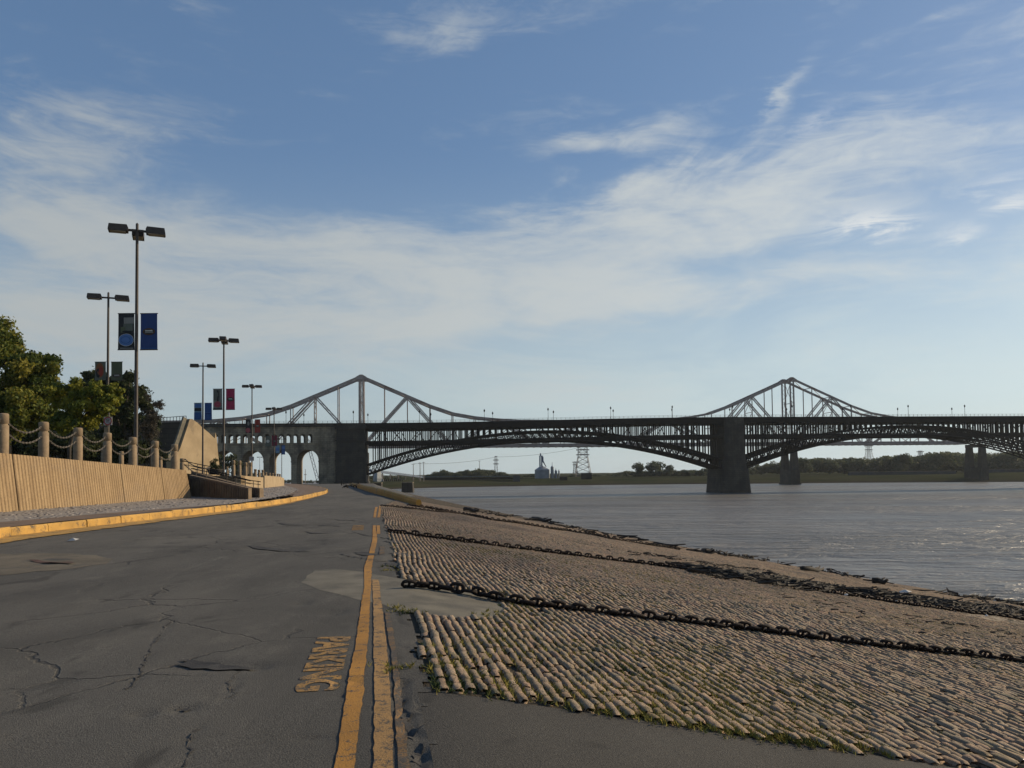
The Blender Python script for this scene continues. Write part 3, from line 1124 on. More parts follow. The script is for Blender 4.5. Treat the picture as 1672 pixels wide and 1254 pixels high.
# ------------------------------------------------------------------ kerb, pavement and cobbled verge on the left
KPX0 = [(-160, 922), (-80, 904), (0, 888), (50, 880.5), (100, 873.5), (150, 867), (200, 860.5), (250, 854), (300, 847.8), (360, 840), (420, 831.5), (455, 826), (480, 821), (505, 814.8), (522, 810.2), (533, 806.3), (536, 803.5)]
KPX = [(x, y - float(np.interp(x, [-160, 0, 300, 480, 536], [11, 9, 4.5, 2, .5]))) for x, y in KPX0]
KW = [on_ground(*p) for p in KPX]
KW = [KW[0] + (KW[0] - KW[1]) * 3] + KW + [on_ground(531, 800.2), on_ground(520, 797.2), on_ground(502, 794), on_ground(482, 791.2)]
def offset_line(pts, dist):
    o_ = []
    for i, p in enumerate(pts):
        d = (pts[min(i + 1, len(pts) - 1)] - pts[max(i - 1, 0)])
        nn = Vector((-d.y, d.x, 0)).normalized()
        o_.append(p + nn * dist)
    return o_


kerb = tag(empty('kerb'), 'worn yellow painted concrete kerb along the left of the road', kind='structure')
kerb_pts = resample(KW, 1.9)
KERB_H = .27
stone_hs = []
for i in range(len(kerb_pts) - 1):
    a_, b_ = kerb_pts[i], kerb_pts[i + 1]
    d = (b_ - a_).normalized()
    nn = Vector((-d.y, d.x, 0))
    g = .012
    a2, b2 = a_ + d * g, b_ - d * g
    dz = random.uniform(-.02, .02)
    prof = [(0, -.15), (-.02, KERB_H * .8), (-.05, KERB_H), (-.19, KERB_H), (-.2, -.15)]
    mb = MB()
    ends = []
    for p in (a2, b2):
        zz = ground_z(p.x, p.y) + dz
        off = random.uniform(-.015, .015)
        ends.append([Vector((p.x, p.y, zz)) + nn * (-q_[0] + off) + Vector((0, 0, q_[1])) for q_ in prof])
    mb.prism(ends[0][::-1], ends[1][::-1])
    mb.build('kerb_stone', M['kerb_yellow'], kerb)
# yellow gutter paint that spilled on the asphalt
L1 = [p for p in KW[2:16]]
L2 = [on_ground(x, y) for x, y in KPX0[1:15]]
gpts = jag(L1 + L2[::-1], .3, .05)
sheet('gutter_paint', gpts, M['kerb_yellow'], road, .022, .6)

# wall foot line and verge
def z_walk(X, Y):
    return float(zroad(np.array(Y))) + KERB_H


WALL0 = on_z(0, 838, .32)
WALL1 = on_z(314, 812.5, .32)
wdir = (WALL1 - WALL0).normalized()
WALLM = WALL0 - wdir * 16
# walk: from kerb back edge 0.2 m to about 2.6 m, verge: beyond, as strips between the kerb line and an inner line
kb = offset_line(KW, .2)
inner_px = [(0, 850.5), (60, 846), (120, 841.5), (180, 837), (240, 832), (300, 827.5), (352, 824), (400, 822), (440, 817.5), (478, 811.5), (498, 805.5), (497, 801), (480, 795.5), (462, 791.5), (450, 789.8), (440, 788.6)]
inner = [on_ground(x, y, lambda X, Y: z_walk(X, Y) + .01) for x, y in inner_px]
inner = [inner[0] - wdir * 25] + inner


def strip_between(A, B, mat, name, lift, n=90, rowsn=6, bumps=0.0):
    def param(P):
        s_ = [0.0]
        for a_, b_ in zip(P, P[1:]):
            s_.append(s_[-1] + (b_ - a_).length)
        return np.array(s_) / s_[-1]
    pa, pb = param(A), param(B)
    AX, AY = [np.interp(np.linspace(0, 1, n), pa, [getattr(p, k_) for p in A]) for k_ in 'xy']
    BX, BY = [np.interp(np.linspace(0, 1, n), pb, [getattr(p, k_) for p in B]) for k_ in 'xy']
    f = np.linspace(0, 1, rowsn)[:, None]
    X = AX * (1 - f) + BX * f
    Y = AY * (1 - f) + BY * f
    Z = zroad(Y) + lift(f, X, Y)
    if bumps:
        Z = Z + bumps * vnoise(X * 4, Y * 2, 71)
    ii = np.arange(X.size).reshape(X.shape)
    q_ = np.stack([ii[:-1, :-1], ii[:-1, 1:], ii[1:, 1:], ii[1:, :-1]], -1).reshape(-1, 4)
    return np_mesh(name, np.stack([X.ravel(), Y.ravel(), Z.ravel()], 1), q_, mat, smooth=True)


walk = strip_between(kb, inner, M['sidewalk'], 'sidewalk', lambda f, X, Y: KERB_H - .004 + 0 * X)
tag(walk, 'brown paved sidewalk behind the yellow kerb', kind='structure')
back = [WALLM - wdir * 12, WALL0, WALL1, Vector((WALL1.x - 3, WALL1.y + 14, 0)), on_ground(392, 797, lambda X, Y: z_walk(X, Y) + .2), on_ground(425, 789, lambda X, Y: z_walk(X, Y) + .3), on_ground(440, 786.5, lambda X, Y: z_walk(X, Y) + .3)]
back = [p + Vector((-wdir.y, wdir.x, 0)) * .6 if i < 3 else p for i, p in enumerate(back)]
M['verge_dirt'] = material('verge_dirt', ((.17, .15, .13), (.25, .225, .2)), 3, .95, .8, 20, space='World')
verge = strip_between(inner, back, M['verge_dirt'], 'verge', lambda f, X, Y: KERB_H - .02 + .12 * f, 120, 14)
tag(verge, 'verge of rough grey stones at the foot of the ribbed wall', kind='structure')
# the rough stones of the verge, loosely laid
vm = verge.data
vco = np.empty(len(vm.vertices) * 3)
vm.vertices.foreach_get('co', vco)
vco = vco.reshape(14, 120, 3)
cnt = 30000
ri, ci = rng.random(cnt) * 12.99, rng.random(cnt) * 118.99
r0, c0 = ri.astype(int), ci.astype(int)
fr, fc = (ri - r0)[:, None], (ci - c0)[:, None]
P = (vco[r0, c0] * (1 - fc) + vco[r0, c0 + 1] * fc) * (1 - fr) + (vco[r0 + 1, c0] * (1 - fc) + vco[r0 + 1, c0 + 1] * fc) * fr
keepP = (np.abs(P[:, 0]) < .72 * P[:, 1]) & (P[:, 1] < 130)
P = P[keepP]
M['verge_stone'] = material('verge_stone', ((.16, .14, .125), (.26, .23, .205)), 2, .92, .6, 30, space='World', tone=.4)
n = len(P)
sX, sY = P[:, 0], P[:, 1]
sW, sL, sH = rng.uniform(.07, .15, n), rng.uniform(.09, .2, n), rng.uniform(.015, .04, n)
sZ, sR, sT = P[:, 2] - .01, rng.random(n) * 6.28, rng.random(n)
slope_x = slope_y = np.zeros(n)
fp = [stone_far(400 + i) for i in range(4)]
v, q, tn = scatter_mesh('x', np.arange(n), fp, None, None)
tris = np.concatenate([q[:, [0, 1, 2]], q[:, [0, 2, 3]][q[:, 2] != q[:, 3]]])
o = np_mesh('verge_stones', v, tris, M['verge_stone'], verge, smooth=False, attr=tn)
o['kind'] = 'stuff'

# ================================================================== LARGE STRUCTURES: the stone and iron arch bridge
BA = Vector((-62.0, 338.0, 0))
BD = Vector((.994, .110, 0)).normalized()
BN = Vector((-BD.y, BD.x, 0))
BW = 16.5


def br(s, n, z):
    return BA + BD * s + BN * n + Vector((0, 0, z))


def camber(s):
    f = min(max(s / 160.0, 0), 1)
    return 2.0 * f * f * (3 - 2 * f)


bridge = tag(empty('arch_bridge', br(0, 0, WATER_Z)), 'dark iron double deck arch bridge on stone piers across the river', 'bridge')
BRW = bridge.matrix_world = Matrix.Translation(br(0, 0, WATER_Z))
BOFF = br(0, 0, WATER_Z)


def bbuild(mb, name, mat, parent=None, smooth=False):
    mb.v = [(x - BOFF.x, y - BOFF.y, z - BOFF.z) for x, y, z in mb.v]
    return mb.build(name, mat, parent or bridge, smooth)


def bbox(mb, s0, s1, n0, n1, z0, z1):
    """box in bridge coordinates; z0/z1 may be functions of s"""
    f0 = z0 if callable(z0) else (lambda s: z0)
    f1 = z1 if callable(z1) else (lambda s: z1)
    vs = [br(s0, n0, f0(s0)), br(s1, n0, f0(s1)), br(s1, n1, f0(s1)), br(s0, n1, f0(s0)), br(s0, n0, f1(s0)), br(s1, n0, f1(s1)), br(s1, n1, f1(s1)), br(s0, n1, f1(s0))]
    mb.add(vs, [(3, 2, 1, 0), (4, 5, 6, 7), (0, 1, 5, 4), (1, 2, 6, 5), (2, 3, 7, 6), (3, 0, 4, 7)])


DT = lambda s: 23.7 + camber(s)            # parapet top of the road deck
# road deck with fascia and cornice, in segments
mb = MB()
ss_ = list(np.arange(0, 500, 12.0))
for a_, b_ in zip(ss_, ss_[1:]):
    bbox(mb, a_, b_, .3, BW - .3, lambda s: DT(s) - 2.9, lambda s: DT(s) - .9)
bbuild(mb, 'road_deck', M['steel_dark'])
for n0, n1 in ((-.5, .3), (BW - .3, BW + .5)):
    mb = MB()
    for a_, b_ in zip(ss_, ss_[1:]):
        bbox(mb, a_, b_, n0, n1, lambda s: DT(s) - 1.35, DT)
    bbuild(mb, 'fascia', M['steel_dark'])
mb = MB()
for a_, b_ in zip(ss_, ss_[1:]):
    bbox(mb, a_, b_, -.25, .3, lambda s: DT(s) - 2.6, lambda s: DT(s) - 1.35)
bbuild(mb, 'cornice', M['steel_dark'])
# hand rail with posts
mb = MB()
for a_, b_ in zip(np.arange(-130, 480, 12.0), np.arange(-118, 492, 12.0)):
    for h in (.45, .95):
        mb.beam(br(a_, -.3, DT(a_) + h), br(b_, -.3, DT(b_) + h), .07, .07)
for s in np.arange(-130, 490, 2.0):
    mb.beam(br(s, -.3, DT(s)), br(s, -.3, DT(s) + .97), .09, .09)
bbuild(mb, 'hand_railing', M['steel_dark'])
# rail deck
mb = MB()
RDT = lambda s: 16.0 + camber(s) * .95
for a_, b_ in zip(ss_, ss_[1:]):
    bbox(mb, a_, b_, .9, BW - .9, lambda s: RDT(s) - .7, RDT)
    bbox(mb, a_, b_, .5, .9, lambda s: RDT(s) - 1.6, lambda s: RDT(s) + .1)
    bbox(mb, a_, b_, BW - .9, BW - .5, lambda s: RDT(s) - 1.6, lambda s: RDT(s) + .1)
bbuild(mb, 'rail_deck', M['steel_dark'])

SPANS = [(0.3, 156.8, 1.9, 2.7, 15.9), (167.8, 323, 2.7, 3.4, 17.4), (336, 488, 3.2, 2.6, 17.0)]
RIBN = (0.6, 5.5, 11.0, BW - .6)
post_mesh = {}


def post_obj(s, n, z0, z1, w_=.42):
    key = 'p'
    if key not in post_mesh:
        mbp = MB()
        mbp.box((0, 0, .5), (1, 1, 1))
        mbp.box((0, 0, .97), (1.7, 1.7, .06))
        o_ = mbp.build('spandrel_post', M['steel_dark'], bridge)
        post_mesh[key] = o_
    else:
        o_ = post_mesh[key].copy()
        COL.objects.link(o_)
    o_.location = br(s, n, z0) - BOFF
    o_.scale = (w_, w_, z1 - z0)
    o_.rotation_euler = (0, 0, math.atan2(BD.y, BD.x))
    return o_


for si, (sa, sb, za, zb, zc) in enumerate(SPANS):
    Lsp = sb - sa
    if si == 2:
        break

    def low_z(s):
        t_ = (s - sa) / Lsp
        return za + (zb - za) * t_ + (zc - (za + zb) / 2) * 4 * t_ * (1 - t_)
    NP = 60
    st = [sa + Lsp * i / NP for i in range(NP + 1)]
    dep = 4.0

    def up_z(s):
        t_ = (s - sa) / Lsp
        return low_z(s) + dep
    for ri_, n_ in enumerate(RIBN):
        mb = MB()
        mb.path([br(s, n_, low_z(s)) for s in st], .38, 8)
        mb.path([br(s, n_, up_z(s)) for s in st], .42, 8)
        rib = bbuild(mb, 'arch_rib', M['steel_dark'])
        mb = MB()
        step = 2 if ri_ in (0, 3) else 1
        NB = 46
        for i in range(NB):
            sh_ = ri_ * .37 * Lsp / NB
            s0, s1 = min(sa + Lsp * i / NB + sh_, sb), min(sa + Lsp * (i + 1) / NB + sh_, sb)
            sm = (s0 + s1) / 2
            mb.beam(br(s0, n_, low_z(s0)), br(sm, n_, up_z(sm)), .2, .34)
            mb.beam(br(sm, n_, up_z(sm)), br(s1, n_, low_z(s1)), .2, .34)
            mb.beam(br(s0, n_, low_z(s0)), br(s0, n_, up_z(s0)), .14, .2)
        bbuild(mb, 'web_bracing', M['steel_dark'])['kind'] = 'stuff'
        # spandrel posts
        rows = MB()
        for i in range(1, NP):
            s = st[i] + ri_ * Lsp / NP * .27
            top = DT(s) - 2.6
            u_ = up_z(s)
            rb = RDT(s) - 1.6
            segs = []
            if top > RDT(s) + .2 and top - max(u_, RDT(s)) > .5:
                segs.append((max(u_, RDT(s)), top))
            if rb - u_ > .5:
                segs.append((u_, rb))
            for z0, z1 in segs:
                if ri_ == 0:
                    post_obj(s, n_, z0, z1, .42)
                else:
                    rows.beam(br(s, n_, z0), br(s, n_, z1), .38, .38)
        if ri_:
            bbuild(rows, 'spandrel_posts', M['steel_dark'])['kind'] = 'stuff'
    # sway bracing between ribs
    mb = MB()
    for i in range(0, NP + 1, 4):
        s = st[i]
        mb.beam(br(s, .6, low_z(s)), br(s, BW - .6, low_z(s)), .22, .22)
        mb.beam(br(s, .6, up_z(s)), br(s, BW - .6, up_z(s)), .22, .22)
        if i % 8 == 0 and i < NP:
            s2 = st[min(i + 2, NP)]
            mb.beam(br(s, .6, low_z(s)), br(s2, 11, low_z(s2)), .2, .2)
            mb.beam(br(s2, .6, up_z(s2)), br(s, 11, up_z(s)), .2, .2)
    bbuild(mb, 'sway_bracing', M['steel_dark'])['kind'] = 'stuff'
    # raking struts between the two decks
    mb = MB()
    for i in range(1, NP - 2, 3):
        s, s2 = st[i], st[i + 1]
        zt = DT(s) - 2.7
        zl = max(up_z(s), RDT(s))
        if zt - zl > 2:
            mb.beam(br(s, 5.5, zl), br(s2 + 1.5, 5.5, zt), .22, .3)
            mb.beam(br(s + 6, 11, zl), br(s2 + 1, 11, zt), .22, .3)
            mb.beam(br(s, 1.0, zt - .1), br(s + 1.2, .6, zt - 1.4), .16, .2)
    bbuild(mb, 'raking_struts', M['steel_dark'])['kind'] = 'stuff'

# river piers: battered masonry with rounded cutwater
def pier(sc, hw_top, hw_bot, zt):
    mb = MB()
    levels = [(WATER_Z - 3, hw_bot + .35, 0.6), (WATER_Z + .6, hw_bot + .2, .4), (2.2, hw_bot - .75, -.3), (2.6, hw_bot - .75, -.3), (2.61, hw_bot - 1.45, -1.0), (9, hw_top + .35, -1.3), (9.01, hw_top + .1, -1.5),
              (zt - 3.8, hw_top, -1.7), (zt - 3.79, hw_top + .45, -1.3), (zt - 2.9, hw_top + .45, -1.3), (zt - 2.89, hw_top + .1, -1.7), (zt + .2, hw_top + .1, -1.7)]
    n = 10
    rings = []
    for z, hw, ext in levels:
        ring = []
        nose = 3.6 + ext
        for j in range(n + 1):
            a_ = math.pi * j / n
            ring.append(br(sc - hw * math.cos(a_), -nose * (math.sin(a_) ** .75) + .3, z))
        for j in range(n + 1):
            a_ = math.pi * j / n
            ring.append(br(sc + hw * math.cos(a_), BW - .3 + nose * (math.sin(a_) ** .75), z))
        rings.append(ring)
    k = len(rings[0])
    vs = [v_ for r_ in rings for v_ in r_]
    fs = [(i * k + j, i * k + (j + 1) % k, (i + 1) * k + (j + 1) % k, (i + 1) * k + j) for i in range(len(rings) - 1) for j in range(k)]
    fs.append(tuple((len(rings) - 1) * k + j for j in range(k)))
    mb.add(vs, fs)
    return bbuild(mb, 'stone_pier', M['stone_dark'])


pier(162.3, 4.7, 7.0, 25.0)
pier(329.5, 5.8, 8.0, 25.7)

# west abutment block and arcade
ABT = DT(0) - 1.3
mb = MB()
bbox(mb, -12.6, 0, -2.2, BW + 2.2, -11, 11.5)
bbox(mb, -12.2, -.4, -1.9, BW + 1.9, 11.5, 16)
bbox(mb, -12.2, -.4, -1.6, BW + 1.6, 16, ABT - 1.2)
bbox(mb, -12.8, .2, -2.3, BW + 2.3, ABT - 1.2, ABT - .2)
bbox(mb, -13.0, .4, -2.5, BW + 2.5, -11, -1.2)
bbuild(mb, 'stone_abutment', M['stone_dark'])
mb = MB()
for z in (3.5, 7.5, 11.6, 16.1):
    bbox(mb, -12.75, .12, -2.32, -2.1, z, z + .35)
bbuild(mb, 'string_course', M['stone_dark'])
# parapet band running along the top of arcade and abutment
mb = MB()
bbox(mb, -140, 0, -.7, .4, DT(0) - 1.5, DT(0))
bbox(mb, -140, 0, BW - .4, BW + .7, DT(0) - 1.5, DT(0))
bbox(mb, -140, 0, -1.0, -.7, DT(0) - .35, DT(0) - .1)
bbuild(mb, 'parapet', M['stone_dark'])
mb = MB()
bbox(mb, -140, -12.2, .4, BW - .4, DT(0) - 3.0, DT(0) - 1.5)
bbuild(mb, 'approach_deck', M['stone_dark'])


def arch_wall(mb, s_list, width, z_bot, z_spring, z_top, n0, n1, s_start, s_end, seg=12):
    """wall from s_start to s_end pierced by round arches whose right edges are in s_list; both faces plus soffits"""
    r_ = width / 2
    edges = sorted([(s - width, s) for s in s_list])
    cur = s_start
    for a_, b_ in edges:
        bbox(mb, cur, a_, n0, n1, z_bot, z_top)
        c_ = (a_ + b_) / 2
        pts = [(a_, z_bot)] if False else []
        arc = [(c_ - r_ * math.cos(math.pi * i / seg), z_spring + r_ * math.sin(math.pi * i / seg)) for i in range(seg + 1)]
        for (sA, zA), (sB, zB) in zip(arc, arc[1:]):
            vs = [br(sA, n0, zA), br(sB, n0, zB), br(sB, n0, z_top), br(sA, n0, z_top), br(sA, n1, zA), br(sB, n1, zB), br(sB, n1, z_top), br(sA, n1, z_top)]
            mb.add(vs, [(0, 1, 2, 3), (7, 6, 5, 4), (4, 5, 1, 0), (3, 2, 6, 7)])
        cur = b_
    bbox(mb, cur, s_end, n0, n1, z_bot, z_top)


mb = MB()
arch_wall(mb, [-19.8 - 11.3 * i for i in range(5)], 9.0, -6, 8.0, 15.2, 0, BW, -82, -12.2)
bbuild(mb, 'arcade_wall', M['stone'])
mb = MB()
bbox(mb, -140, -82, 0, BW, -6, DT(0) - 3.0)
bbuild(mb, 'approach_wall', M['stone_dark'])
gal = [-22.3 - 2.95 * i for i in range(19)]
for n0, n1 in ((0.02, 1.0), (BW - 1.0, BW - .02)):
    mb = MB()
    arch_wall(mb, gal, 1.95, 15.2, 18.3, DT(0) - 1.5, n0, n1, -82, -12.2, 8)
    bbuild(mb, 'gallery_wall', M['stone'])
# arch rings standing proud of the wall face
for i in range(5):
    c_ = -19.8 - 11.3 * i - 4.5
    for j in range(13):
        a0, a1 = math.pi * (j + .04) / 13, math.pi * (j + .96) / 13
        mb = MB()
        f = [br(c_ - r_ * math.cos(a_), -.14, 8.0 + r_ * math.sin(a_)) for r_, a_ in ((4.5, a0), (4.5, a1), (5.35, a1), (5.35, a0))]
        bk = [p + BN * .3 for p in f]
        mb.prism(f, bk)
        bbuild(mb, 'arch_stone', M['stone'])
mb = MB()
bbox(mb, -82, -12.6, -.25, .2, 14.9, 15.5)
for i in range(6):
    bbox(mb, -31.1 - 11.3 * (i - 1) - .15, -28.8 - 11.3 * (i - 1) + .15, -.2, .2, 7.3, 7.9)
bbuild(mb, 'impost_course', M['stone'])
# pilaster on the arcade next to the abutment
mb = MB()
bbox(mb, -19.0, -12.6, -.6, .2, -6, 14.9)
bbuild(mb, 'pilaster', M['stone'])

# lamps standing on the deck
def deck_lamp():
    r_ = empty('deck_lamp')
    mb = MB()
    mb.tube((0, 0, 0), (0, 0, 5.0), .11, .07, 6)
    mb.tube((0, 0, 0), (0, 0, .7), .2, .14, 6)
    mb.build('pole', M['steel_dark'], r_)
    mb = MB()
    mb.lathe([(.12, 5.0), (.34, 5.5), (.30, 5.9), (.1, 6.15), (.03, 6.4)], n=8)
    mb.build('lantern', M['steel_dark'], r_)
    return r_


LPX_N = [797, 904, 1008, 1109, 1206, 1300, 1392, 1482.5, 1570.5, 1658]
dl = None
for nm, n_, off in (('near side', .2, 0), ('far side', BW - .2, 0)):
    for i in range(-3, 11):
        s = 50.5 + 27.9 * i
        if n_ > 5:
            s += 5.0
        if s < -118 or s > 300:
            continue
        o = deck_lamp() if dl is None else copy_tree(dl)
        dl = dl or o
        o.location = br(s, n_, DT(s) - .9)
        k = i + 4
        ords = ['first', 'second', 'third', 'fourth', 'fifth', 'sixth', 'seventh', 'eighth', 'ninth', 'tenth', 'eleventh', 'twelfth', 'thirteenth', 'fourteenth']
        tag(o, f'thin dark lamp on the {nm} of the arch bridge deck, {ords[k - 1]} from the left', 'lamp post', 'lamps along the arch bridge deck')

# ================================================================== the steel truss bridge beyond
TA = Vector((-.1892 * 508, 508.0, 0))
TD = Vector((.99, .14, 0)).normalized()
TN = Vector((-TD.y, TD.x, 0))
TWD = 12.0
tb = tag(empty('truss_bridge', TA), 'grey steel cantilever truss bridge with two peaks behind the arch bridge', 'bridge')


def tr_(s, n, z):
    return TD * s + TN * n + Vector((0, 0, z))


TPK = [0.0, 293.0]
CURVE = [(0, 65), (14.6, 58.6), (29.3, 52.3), (43.9, 46), (58.6, 41), (73.2, 38.4), (87.9, 37), (102.5, 36.2), (117.2, 36), (146.5, 36)]
ZB = 19.5


def top_z(s):
    d = min(abs(s - a_) for a_ in TPK)
    return float(np.interp(d, [c_[0] for c_ in CURVE], [c_[1] for c_ in CURVE]))


stp = 293.0 / 20
nodes = [i * stp for i in range(-9, 30)]
for n_ in (0.0, TWD):
    for i, (s0, s1) in enumerate(zip(nodes, nodes[1:])):
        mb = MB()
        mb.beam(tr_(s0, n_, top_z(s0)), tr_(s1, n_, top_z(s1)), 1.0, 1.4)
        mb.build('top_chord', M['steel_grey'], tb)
    for i in range(0, len(nodes) - 2, 2):
        mb = MB()
        mb.beam(tr_(nodes[i], n_, ZB), tr_(nodes[min(i + 2, len(nodes) - 1)], n_, ZB), .8, 1.2)
        mb.build('bottom_chord', M['steel_grey'], tb)
    for s in nodes:
        k = round(s / stp) % 4
        tower = k == 0 and min(abs(s - a_) for a_ in TPK) < 1
        mb = MB()
        if tower:
            for ds in (-1.3, 1.3):
                mb.beam(tr_(s + ds, n_, ZB), tr_(s + ds * .9, n_, top_z(s)), .9, .9)
            z = ZB + 1
            f = 1
            while z < top_z(s) - 4:
                mb.beam(tr_(s - 1.1 * f, n_, z), tr_(s + 1.1 * f, n_, z + 3), .14, .14)
                f = -f
                z += 3
            mb.build('tower_post', M['steel_grey'], tb)
        else:
            mb.beam(tr_(s, n_, ZB), tr_(s, n_, top_z(s)), .5, .6)
            mb.build('hanger', M['steel_grey'], tb)
    for i in range(-8, 30, 2):
        s0, s1 = i * stp, (i + 2) * stp
        if s1 > nodes[-1] + .1 or s0 < nodes[0] - .1:
            continue
        mb = MB()
        up_first = (i // 2) % 2 == 0
        za, zb = (ZB, top_z(s1)) if up_first else (top_z(s0), ZB)
        for off in (-.8, .8):
            mb.beam(tr_(s0 + off, n_, za), tr_(s1 + off, n_, zb), .6, .6)
        L = 10
        for j in range(L):
            t0, t1 = (j + .1) / L, (j + .9) / L
            mb.beam(tr_(s0 + (s1 - s0) * t0 - .45, n_, za + (zb - za) * t0), tr_(s0 + (s1 - s0) * t1 + .45, n_, za + (zb - za) * t1), .1, .1)
        mb.build('diagonal', M['steel_grey'], tb)
        mb = MB()
        # short substruts from the middle of the diagonal
        sm, zm = (s0 + s1) / 2, (za + zb) / 2
        if up_first:
            mb.beam(tr_(sm, n_, zm), tr_(s1, n_, ZB), .3, .35)
        else:
            mb.beam(tr_(sm, n_, zm), tr_(s0, n_, ZB), .3, .35)
        mb.build('substrut', M['steel_grey'], tb)
# cross frames and laterals
mb = MB()
for i, s in enumerate(nodes):
    mb.beam(tr_(s, 0, top_z(s)), tr_(s, TWD, top_z(s)), .4, .4)
    if i < len(nodes) - 1:
        s1 = nodes[i + 1]
        mb.beam(tr_(s, 0, top_z(s)), tr_(s1, TWD, top_z(s1)), .25, .25)
    if top_z(s) > 40:
        mb.beam(tr_(s, 0, 31), tr_(s, TWD, 31), .35, .5)
    if round(s / stp) % 2 == 0 and top_z(s) > 41:
        z1 = top_z(s)
        mb.beam(tr_(s, 0, 31), tr_(s, TWD, (31 + z1) / 2), .25, .25)
        mb.beam(tr_(s, TWD, 31), tr_(s, 0, (31 + z1) / 2), .25, .25)
        mb.beam(tr_(s, 0, (31 + z1) / 2), tr_(s, TWD, z1), .25, .25)
        mb.beam(tr_(s, TWD, (31 + z1) / 2), tr_(s, 0, z1), .25, .25)
        mb.beam(tr_(s, 0, (31 + z1) / 2), tr_(s, TWD, (31 + z1) / 2), .3, .4)
mb.build('cross_bracing', M['steel_grey'], tb)['kind'] = 'stuff'
mb = MB()
for a_, b_ in zip(nodes[::2], nodes[2::2]):
    mb.beam(tr_(a_, TWD / 2, ZB + 1.2), tr_(b_, TWD / 2, ZB + 1.2), TWD - 1, .8)
    mb.beam(tr_(a_, .6, ZB - .3), tr_(b_, .6, ZB - .3), .3, 1.2)
for s in np.arange(nodes[0], nodes[-1], 5):
    mb.beam(tr_(s, 0, ZB - .5), tr_(s, TWD, ZB - .5), .3, .8)
mb.build('truss_deck', M['steel_grey'], tb)
for a_ in TPK:
    mb = MB()
    for n_ in (0, TWD):
        mb = MB()
        f = [tr_(a_ + x, n_ - .8, top_z(a_) + z) for x, z in ((-3.6, -2.2), (3.6, -2.2), (3.4, -.6), (.9, .9), (-.9, .9), (-3.4, -.6))]
        mb.prism(f, [p + TN * 1.6 for p in f])
        mb.build('peak_gusset', M['steel_grey'], tb)
for s in (0, 293, 436):
    mb = MB()
    rz = Matrix.Rotation(math.atan2(TD.y, TD.x), 3, 'Z')
    for n_ in (-.5, TWD + .5):
        vs = []
        for z, h in ((1.5, 2.3), (16.6, 1.7)):
            vs += [tr_(s + a_ * h, n_ + b_ * h, z) for a_, b_ in ((-1, -1), (1, -1), (1, 1), (-1, 1))]
        mb.add(vs, [(3, 2, 1, 0), (4, 5, 6, 7), (0, 1, 5, 4), (1, 2, 6, 5), (2, 3, 7, 6), (3, 0, 4, 7)])
    mb.box(tr_(s, TWD / 2, 17.6), (4.2, TWD + 4, 2.2), rz)
    mb.box(tr_(s, TWD / 2, -3.2), (6.2, TWD + 5, 10.4), rz)
    mb.box(tr_(s, TWD / 2, -8.2), (7.4, TWD + 6.4, 1.6), rz)
    mb.build('bridge_pier', M['stone_dark'], tb)

# ================================================================== FAR BANK
FB = [(540, 801.5), (640, 798.6), (700, 796.6), (800, 794.6), (880, 793.2), (1000, 791.8), (1100, 790.8), (1250, 789.6), (1400, 788.2), (1540, 787.4), (1672, 786.8), (1800, 786.5), (2100, 786)]
SH = [on_z(x, y, WATER_Z) for x, y in FB]
nS = 160
sx_ = np.interp(np.linspace(0, 1, nS), np.linspace(0, 1, len(SH)), [p.x for p in SH])
sy_ = np.interp(np.linspace(0, 1, nS), np.linspace(0, 1, len(SH)), [p.y for p in SH])
prof = [(-12, -3.0), (0, 0.0), (6, 1.0), (18, 2.6), (34, 4.2), (60, 5.2), (110, 5.8), (400, 6.5), (1400, 8), (2500, 8)]
rows = []
for d_, h_ in prof:
    dirx, diry = sx_ / np.hypot(sx_, sy_), sy_ / np.hypot(sx_, sy_)
    X, Y = sx_ + dirx * d_, sy_ + diry * d_
    rows.append(np.stack([X, Y, WATER_Z + h_ + .5 * vnoise(X * .05, Y * .05, 5) * (h_ > 0)], 1))
G = np.stack(rows)
ii = np.arange(G.shape[0] * nS).reshape(G.shape[0], nS)
q = np.stack([ii[:-1, :-1], ii[:-1, 1:], ii[1:, 1:], ii[1:, :-1]], -1).reshape(-1, 4)
m = bpy.data.materials.new('bank_ground')
m.use_nodes = True
t = NT(m.node_tree)
b = t.N['Principled BSDF']
pos = t.node('ShaderNodeNewGeometry').outputs['Position']
sp = t.node('ShaderNodeSeparateXYZ', {0: pos})
n1 = t.noise(t.mapping(pos, (.02, .05, .5)), 1.0, 5, .65)
n2 = t.noise(t.mapping(pos, (.012, .012, 1.2)), 1.0, 4, .6)
c = t.mix(t.ss(n1, .35, .65), (.026, .032, .015), (.045, .046, .026))
c = t.mix(t.ss(n2, .5, .7, 0, .8), c, (.05, .043, .03))
c = t.mix(t.ss(t.math('ADD', sp.outputs[2], t.math('MULTIPLY', n1, 1.5)), -6.0, -7.0), c, (.035, .03, .024))
t.put(b.inputs['Base Color'], c)
b.inputs['Roughness'].default_value = 1
b.inputs['Specular IOR Level'].default_value = 0.0
M['bank'] = m
o = np_mesh('far_bank', G.reshape(-1, 3), q, m, smooth=True)
tag(o, 'low grassy river bank on the far side', kind='structure')
BANK_TOP = WATER_Z + 7.6

